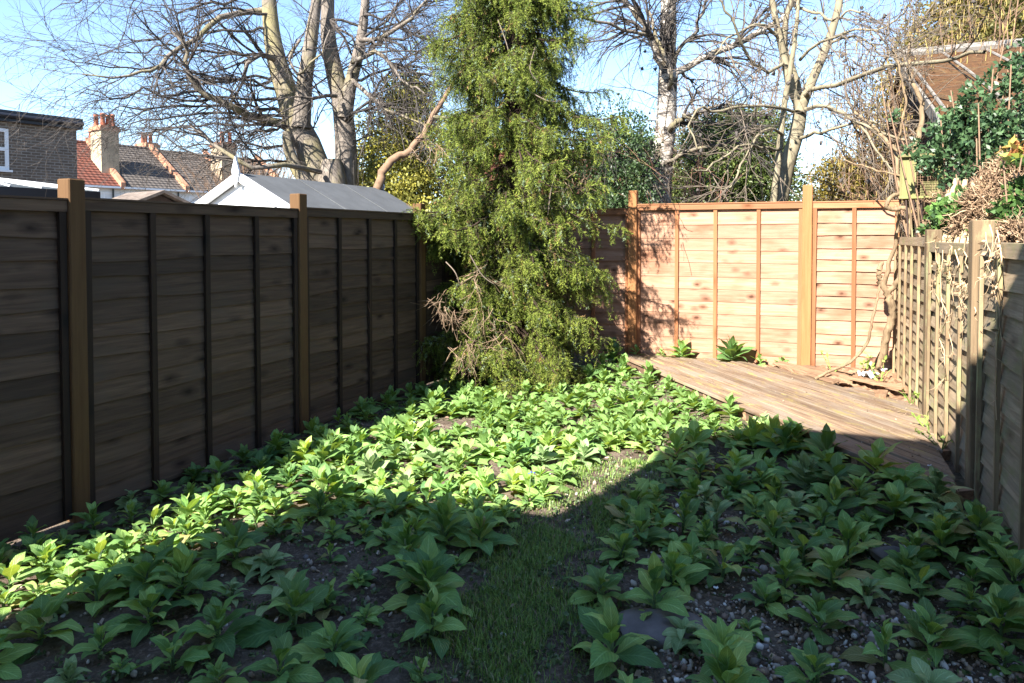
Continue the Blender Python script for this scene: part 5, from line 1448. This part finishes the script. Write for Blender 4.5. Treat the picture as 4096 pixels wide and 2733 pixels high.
# ---- small weeds, grass, gravel
def scatter(name, pts, size, col, mat, label, cat_, seed, droop=0, elong=1.5, up=.6, spread=.9):
    rg = np.random.default_rng(seed); n = len(pts)
    V, Fq, C = leaf_faces(rg, pts, np.tile([0, 0, up], (n, 1)) + 0.0, size, col, droop, elong, spread)
    V[:, 2] = np.maximum(V[:, 2], -.01)
    return tag(nmesh(name, V, Fq, MAT[mat], col=C), label, cat_, kind='stuff')
def ground_pts(n, seed, fn, x0=-3.85, x1=1.1, y0=1.7, y1=8.0):
    rg = np.random.default_rng(seed); out = []
    X = rg.uniform(x0, x1, n * 6); Y = rg.uniform(y0, y1, n * 6)
    for x, y in zip(X, Y):
        if x < rfx(y) - .06 and not on_deck(x, y, .03) and rg.random() < fn(x, y): out.append((x, y, gz(x, y)))
        if len(out) >= n: break
    return np.array(out)
rg = np.random.default_rng(77)
c = ground_pts(2600, 5, lambda x, y: 1.0 if abs(x - path_c(y)) < path_w(y) + .2 else .35)
w = np.repeat(c, 6, 0) + rg.normal(0, .014, (len(c) * 6, 3)) * [1, 1, .3] + [0, 0, .012]
scatter('small_weeds', w, .022, tintc(rg, len(w), (.06, .10, .035), (.15, .20, .08)), 'foliage', 'tiny round-leaved weeds creeping over the soil and path', 'weeds', 6, 0, 1.25, .5)
d_ = ground_pts(700, 9, lambda x, y: 1.0) + [0, 0, .012]
scatter('dead_leaves', d_, .035, tintc(rg, len(d_), (.16, .10, .07), (.48, .38, .30)), 'dry_stem', 'scattered dead leaves and bits lying on the soil', 'leaves', 10, .1, 1.7, .25)
def grass():
    rg = np.random.default_rng(15)
    def f(x, y):
        g = math.sin(x * 7.3 + 1.2 * math.sin(y * 3)) * math.sin(y * 4.9 + x * 2.1)
        return max(0, 1 - (abs(x - path_c(y)) / (path_w(y) + .08)) ** 3) * (1.0 if g > (-.2 if y < 3.6 else .1) else .14) * (1 if y < 5.15 else 0)
    p = ground_pts(24000, 16, f, -2.3, -.3, 2.2, 5.7)
    n = len(p); a = rg.uniform(0, 6.283, n); L = rg.uniform(.018, .055, n)[:, None]
    lean = np.stack([np.cos(a), np.sin(a), np.zeros(n)], 1) * rg.uniform(.15, .9, (n, 1)); sd = np.stack([-np.sin(a), np.cos(a), np.zeros(n)], 1) * .0016
    m_ = p + lean * L * .35 + [0, 0, 1] * L * .6; e = p + lean * L + [0, 0, 1] * L * .85
    V = np.stack([p - sd, p + sd, m_ + sd * .8, m_ - sd * .8, e], 1).reshape(-1, 3)
    i = np.arange(n)[:, None] * 5
    Fq = np.concatenate([i + [0, 1, 2], i + [0, 2, 3], i + [3, 2, 4]])
    col = np.repeat(tintc(rg, n, (.09, .18, .03), (.24, .36, .07), 1, .15), 5, 0)
    dry = np.repeat(rg.random(n) < .08, 5); col[dry] = [.34, .28, .16]
    tag(nmesh('grass', V, Fq, MAT['foliage'], col=col), 'thin grass growing along the worn path between the two beds', 'grass', kind='stuff')
grass()
ICO = None
def pebbles():
    import bmesh
    bm = bmesh.new(); bmesh.ops.create_icosphere(bm, subdivisions=1, radius=1)
    bv = np.array([v.co[:] for v in bm.verts]); bfc = np.array([[v.index for v in f.verts] for f in bm.faces]); bm.free()
    rg = np.random.default_rng(18)
    def f(x, y):
        q = 1.0 if (x > path_c(y) + .45 and y < 4.4) else .06
        if x > path_c(y) and y > 3.4: q = min(q, .45)
        return q
    p = ground_pts(8500, 19, f, -3.6, 1.1, 1.8, 5.2)
    n = len(p); s = rg.gamma(3.2, .0024, n).clip(.003, .02)
    sc = s[:, None] * rg.uniform(.6, 1.3, (n, 3)) * [1, 1, .65]
    q = rg.normal(size=(n, 3, 3)); q, _ = np.linalg.qr(q)
    bb = bv[None] * (1 + rg.normal(0, .12, (n, len(bv), 1)))
    V = np.einsum('nij,nkj->nki', q, bb * sc[:, None]) + (p + np.stack([0 * s, 0 * s, s * .35], 1))[:, None]
    Fq = (bfc[None] + (np.arange(n) * len(bv))[:, None, None]).reshape(-1, 3)
    pal = np.array([(.30, .24, .19), (.42, .36, .30), (.22, .15, .11), (.55, .52, .48), (.36, .26, .17), (.16, .14, .13), (.66, .64, .60)])
    col = pal[rg.choice(7, n, p=[.24, .2, .2, .1, .14, .08, .04])] * rg.uniform(.8, 1.15, (n, 1))
    tag(nmesh('gravel', V.reshape(-1, 3), Fq, MAT['pebble'], smooth=True, col=np.repeat(col, len(bv), 0)), 'pale mixed gravel showing between the plants of the right bed', 'gravel', kind='stuff')
tintmat('pebble', 0, .7, .35)
pebbles()

# ---- stones, slates and litter
def rock(name, px, py, sx_, sy_, sz_, rz, lab, mat='stone', seed=0, tilt=0, z=0.0):
    import bmesh
    bm = bmesh.new(); bmesh.ops.create_icosphere(bm, subdivisions=3, radius=1)
    r = np.random.default_rng(seed); ph = r.uniform(0, 6, 6)
    for v in bm.verts:
        c_ = v.co; k = 1 + .12 * math.sin(3 * c_.x + ph[0]) * math.sin(2.5 * c_.y + ph[1]) + .06 * math.sin(7 * c_.x + ph[2] + 4 * c_.z)
        q = .55
        v.co = Vector((math.copysign(abs(c_.x) ** q, c_.x) * k * sx_, math.copysign(abs(c_.y) ** q, c_.y) * k * sy_, math.copysign(abs(c_.z) ** q, c_.z) * sz_))
    me = bpy.data.meshes.new(name); bm.to_mesh(me); bm.free(); me.materials.append(MAT[mat]); me.polygons.foreach_set('use_smooth', [True] * len(me.polygons))
    p = at_z(px, py, z); o = link(name, me, None, (p.x, p.y, p.z + sz_ * .3), (tilt, tilt * .5, rz))
    return tag(o, lab, 'stone')
rock('flat_stone', 662, 632, .17, .13, .035, .4, 'flat brown stone lying between the two bottom rosettes', seed=1)
rock('slate', 895, 560, .15, .085, .02, .9, 'dark tilted slate amid leaves on the right', seed=2, tilt=.35)
rock('slate', 915, 540, .12, .06, .018, .3, 'brown slate piece just behind the dark tilted one', seed=3, tilt=.2)
rock('pale_stone', 850, 588, .05, .04, .03, .2, 'pale round stone at the back of the gravel patch', 'flint', seed=4)
rock('pebble_stone', 875, 640, .032, .026, .02, 1.2, 'pale fist-sized pebble in the gravel patch', 'flint', seed=5)
rock('brown_stone', 805, 480, .09, .05, .03, .6, 'low dark stone in front of the deck edge', seed=6)
def crumple(name, px, py, z, s, lab, mat, seed, cat_):
    r = np.random.default_rng(seed); n = 13
    g = np.linspace(-1, 1, n); X, Y = np.meshgrid(g, g)
    Z = .35 * np.sin(X * 4 + 1) * np.cos(Y * 3.4) + .3 * np.sin(X * 7 - Y * 5) * .5 + r.normal(0, .12, X.shape) + .45
    p = at_z(px, py, z)
    V = np.stack([X * s, Y * s * .7, np.maximum(Z, 0) * s * .8], -1).reshape(-1, 3)
    i = np.arange(n - 1)[:, None] * n + np.arange(n - 1)[None]
    o = nmesh(name, V, np.stack([i, i + 1, i + n + 1, i + n], -1).reshape(-1, 4), MAT[mat], smooth=False); o.location = p
    o.rotation_euler = (0, 0, .4)
    md = o.modifiers.new('thickness', 'SOLIDIFY'); md.thickness = .002
    return tag(o, lab, cat_)
crumple('plastic_bag', 868, 377, .22, .085, 'crumpled pale blue plastic bag at the foot of the vine', 'bag_plastic', 3, 'bag')
crumple('plastic_bag', 881, 371, .22, .05, 'white plastic scrap behind the vine foot against the back fence', 'plastic_white', 4, 'bag')
crumple('litter', 716, 588, .04, .010, 'tiny white scrap of litter amid the dark leaves right of the path', 'plastic_white', 5, 'litter')
crumple('litter', 930, 466, DECK_Z + .004, .012, 'tiny white scrap lying on the shaded end of the deck', 'plastic_white', 6, 'litter')
# bits of leaf on the deck and shoots in the rotten corner
def deck_bits():
    rg = np.random.default_rng(44); P = []
    while len(P) < 260:
        s = rg.uniform(.02, 1.42); t0, t1 = deck_span(s); t = rg.uniform(t0, t1) if rg.random() < .6 else t1 - abs(rg.normal(0, .25))
        if t < t0: continue
        p = DP + DN * s + DD * t; P.append((p.x, p.y, DECK_Z + .006))
    P = np.array(P)
    V, Fq, C = leaf_faces(rg, P, np.tile([0, 0, .1], (len(P), 1)), .022, tintc(rg, len(P), (.12, .07, .04), (.36, .28, .19)), 0, 2.6, .8)
    V[:, 2] = np.clip(V[:, 2], DECK_Z + .004, DECK_Z + .02)
    tag(nmesh('dead_leaves', V, Fq, MAT['dry_stem'], col=C), 'small dry leaf bits strewn over the deck', 'leaves', kind='stuff')
deck_bits()
for i, (px, py, n, lab) in enumerate([(866, 372, 26, 'bright green bramble shoots beside the vine foot'), (880, 382, 14, 'fresh green leaves in front of the pale bag'), (833, 372, 8, 'thin green shoot on the rotten deck left of the vine'), (925, 405, 12, 'sprig of pale green leaves at the foot of the right fence, far end'), (940, 430, 14, 'pale green sprig at the foot of the right fence by the deck'), (948, 448, 16, 'yellowing weeds at the fence foot where the deck shade begins')]):
    p = at_z(px, py, .2); p.y = min(p.y, 8.5); p.x = min(p.x, rfx(p.y) - .08)
    t = tag(empty('shoot', p), lab, 'plant', None); rg = np.random.default_rng(80 + i)
    stems = []
    for k in range(4):
        e = np.array([rg.normal(0, .07), rg.normal(0, .05), rg.uniform(.08, .22 if i < 3 else .12)])
        stems.append(smooth_path([(0, 0, -.02), e * .5 + rg.normal(0, .01, 3), e], 6))
    sP = np.array(stems); V, Fq = tubes(sP, np.linspace(.004, .002, 6)[None].repeat(4, 0), 4); nmesh('stem', V, Fq, MAT['bright_leaf'], t)['kind'] = 'stuff'
    q = sP[rg.integers(4, size=n), rg.integers(2, 6, n)]
    V, Fq, C = leaf_faces(rg, q, np.tile([0, -.3, .3], (n, 1)), .055 if i < 3 else .04, tintc(rg, n, (.17, .28, .05), (.36, .45, .12)), 0, 1.5, 1.0)
    for k in range(n):
        nmesh('leaf', V[k * 4:k * 4 + 4], np.array([[0, 1, 2, 3]]), MAT['foliage'], t, col=C[k * 4:k * 4 + 4])
print('PLANTS', len(cand), len(bpy.data.objects))
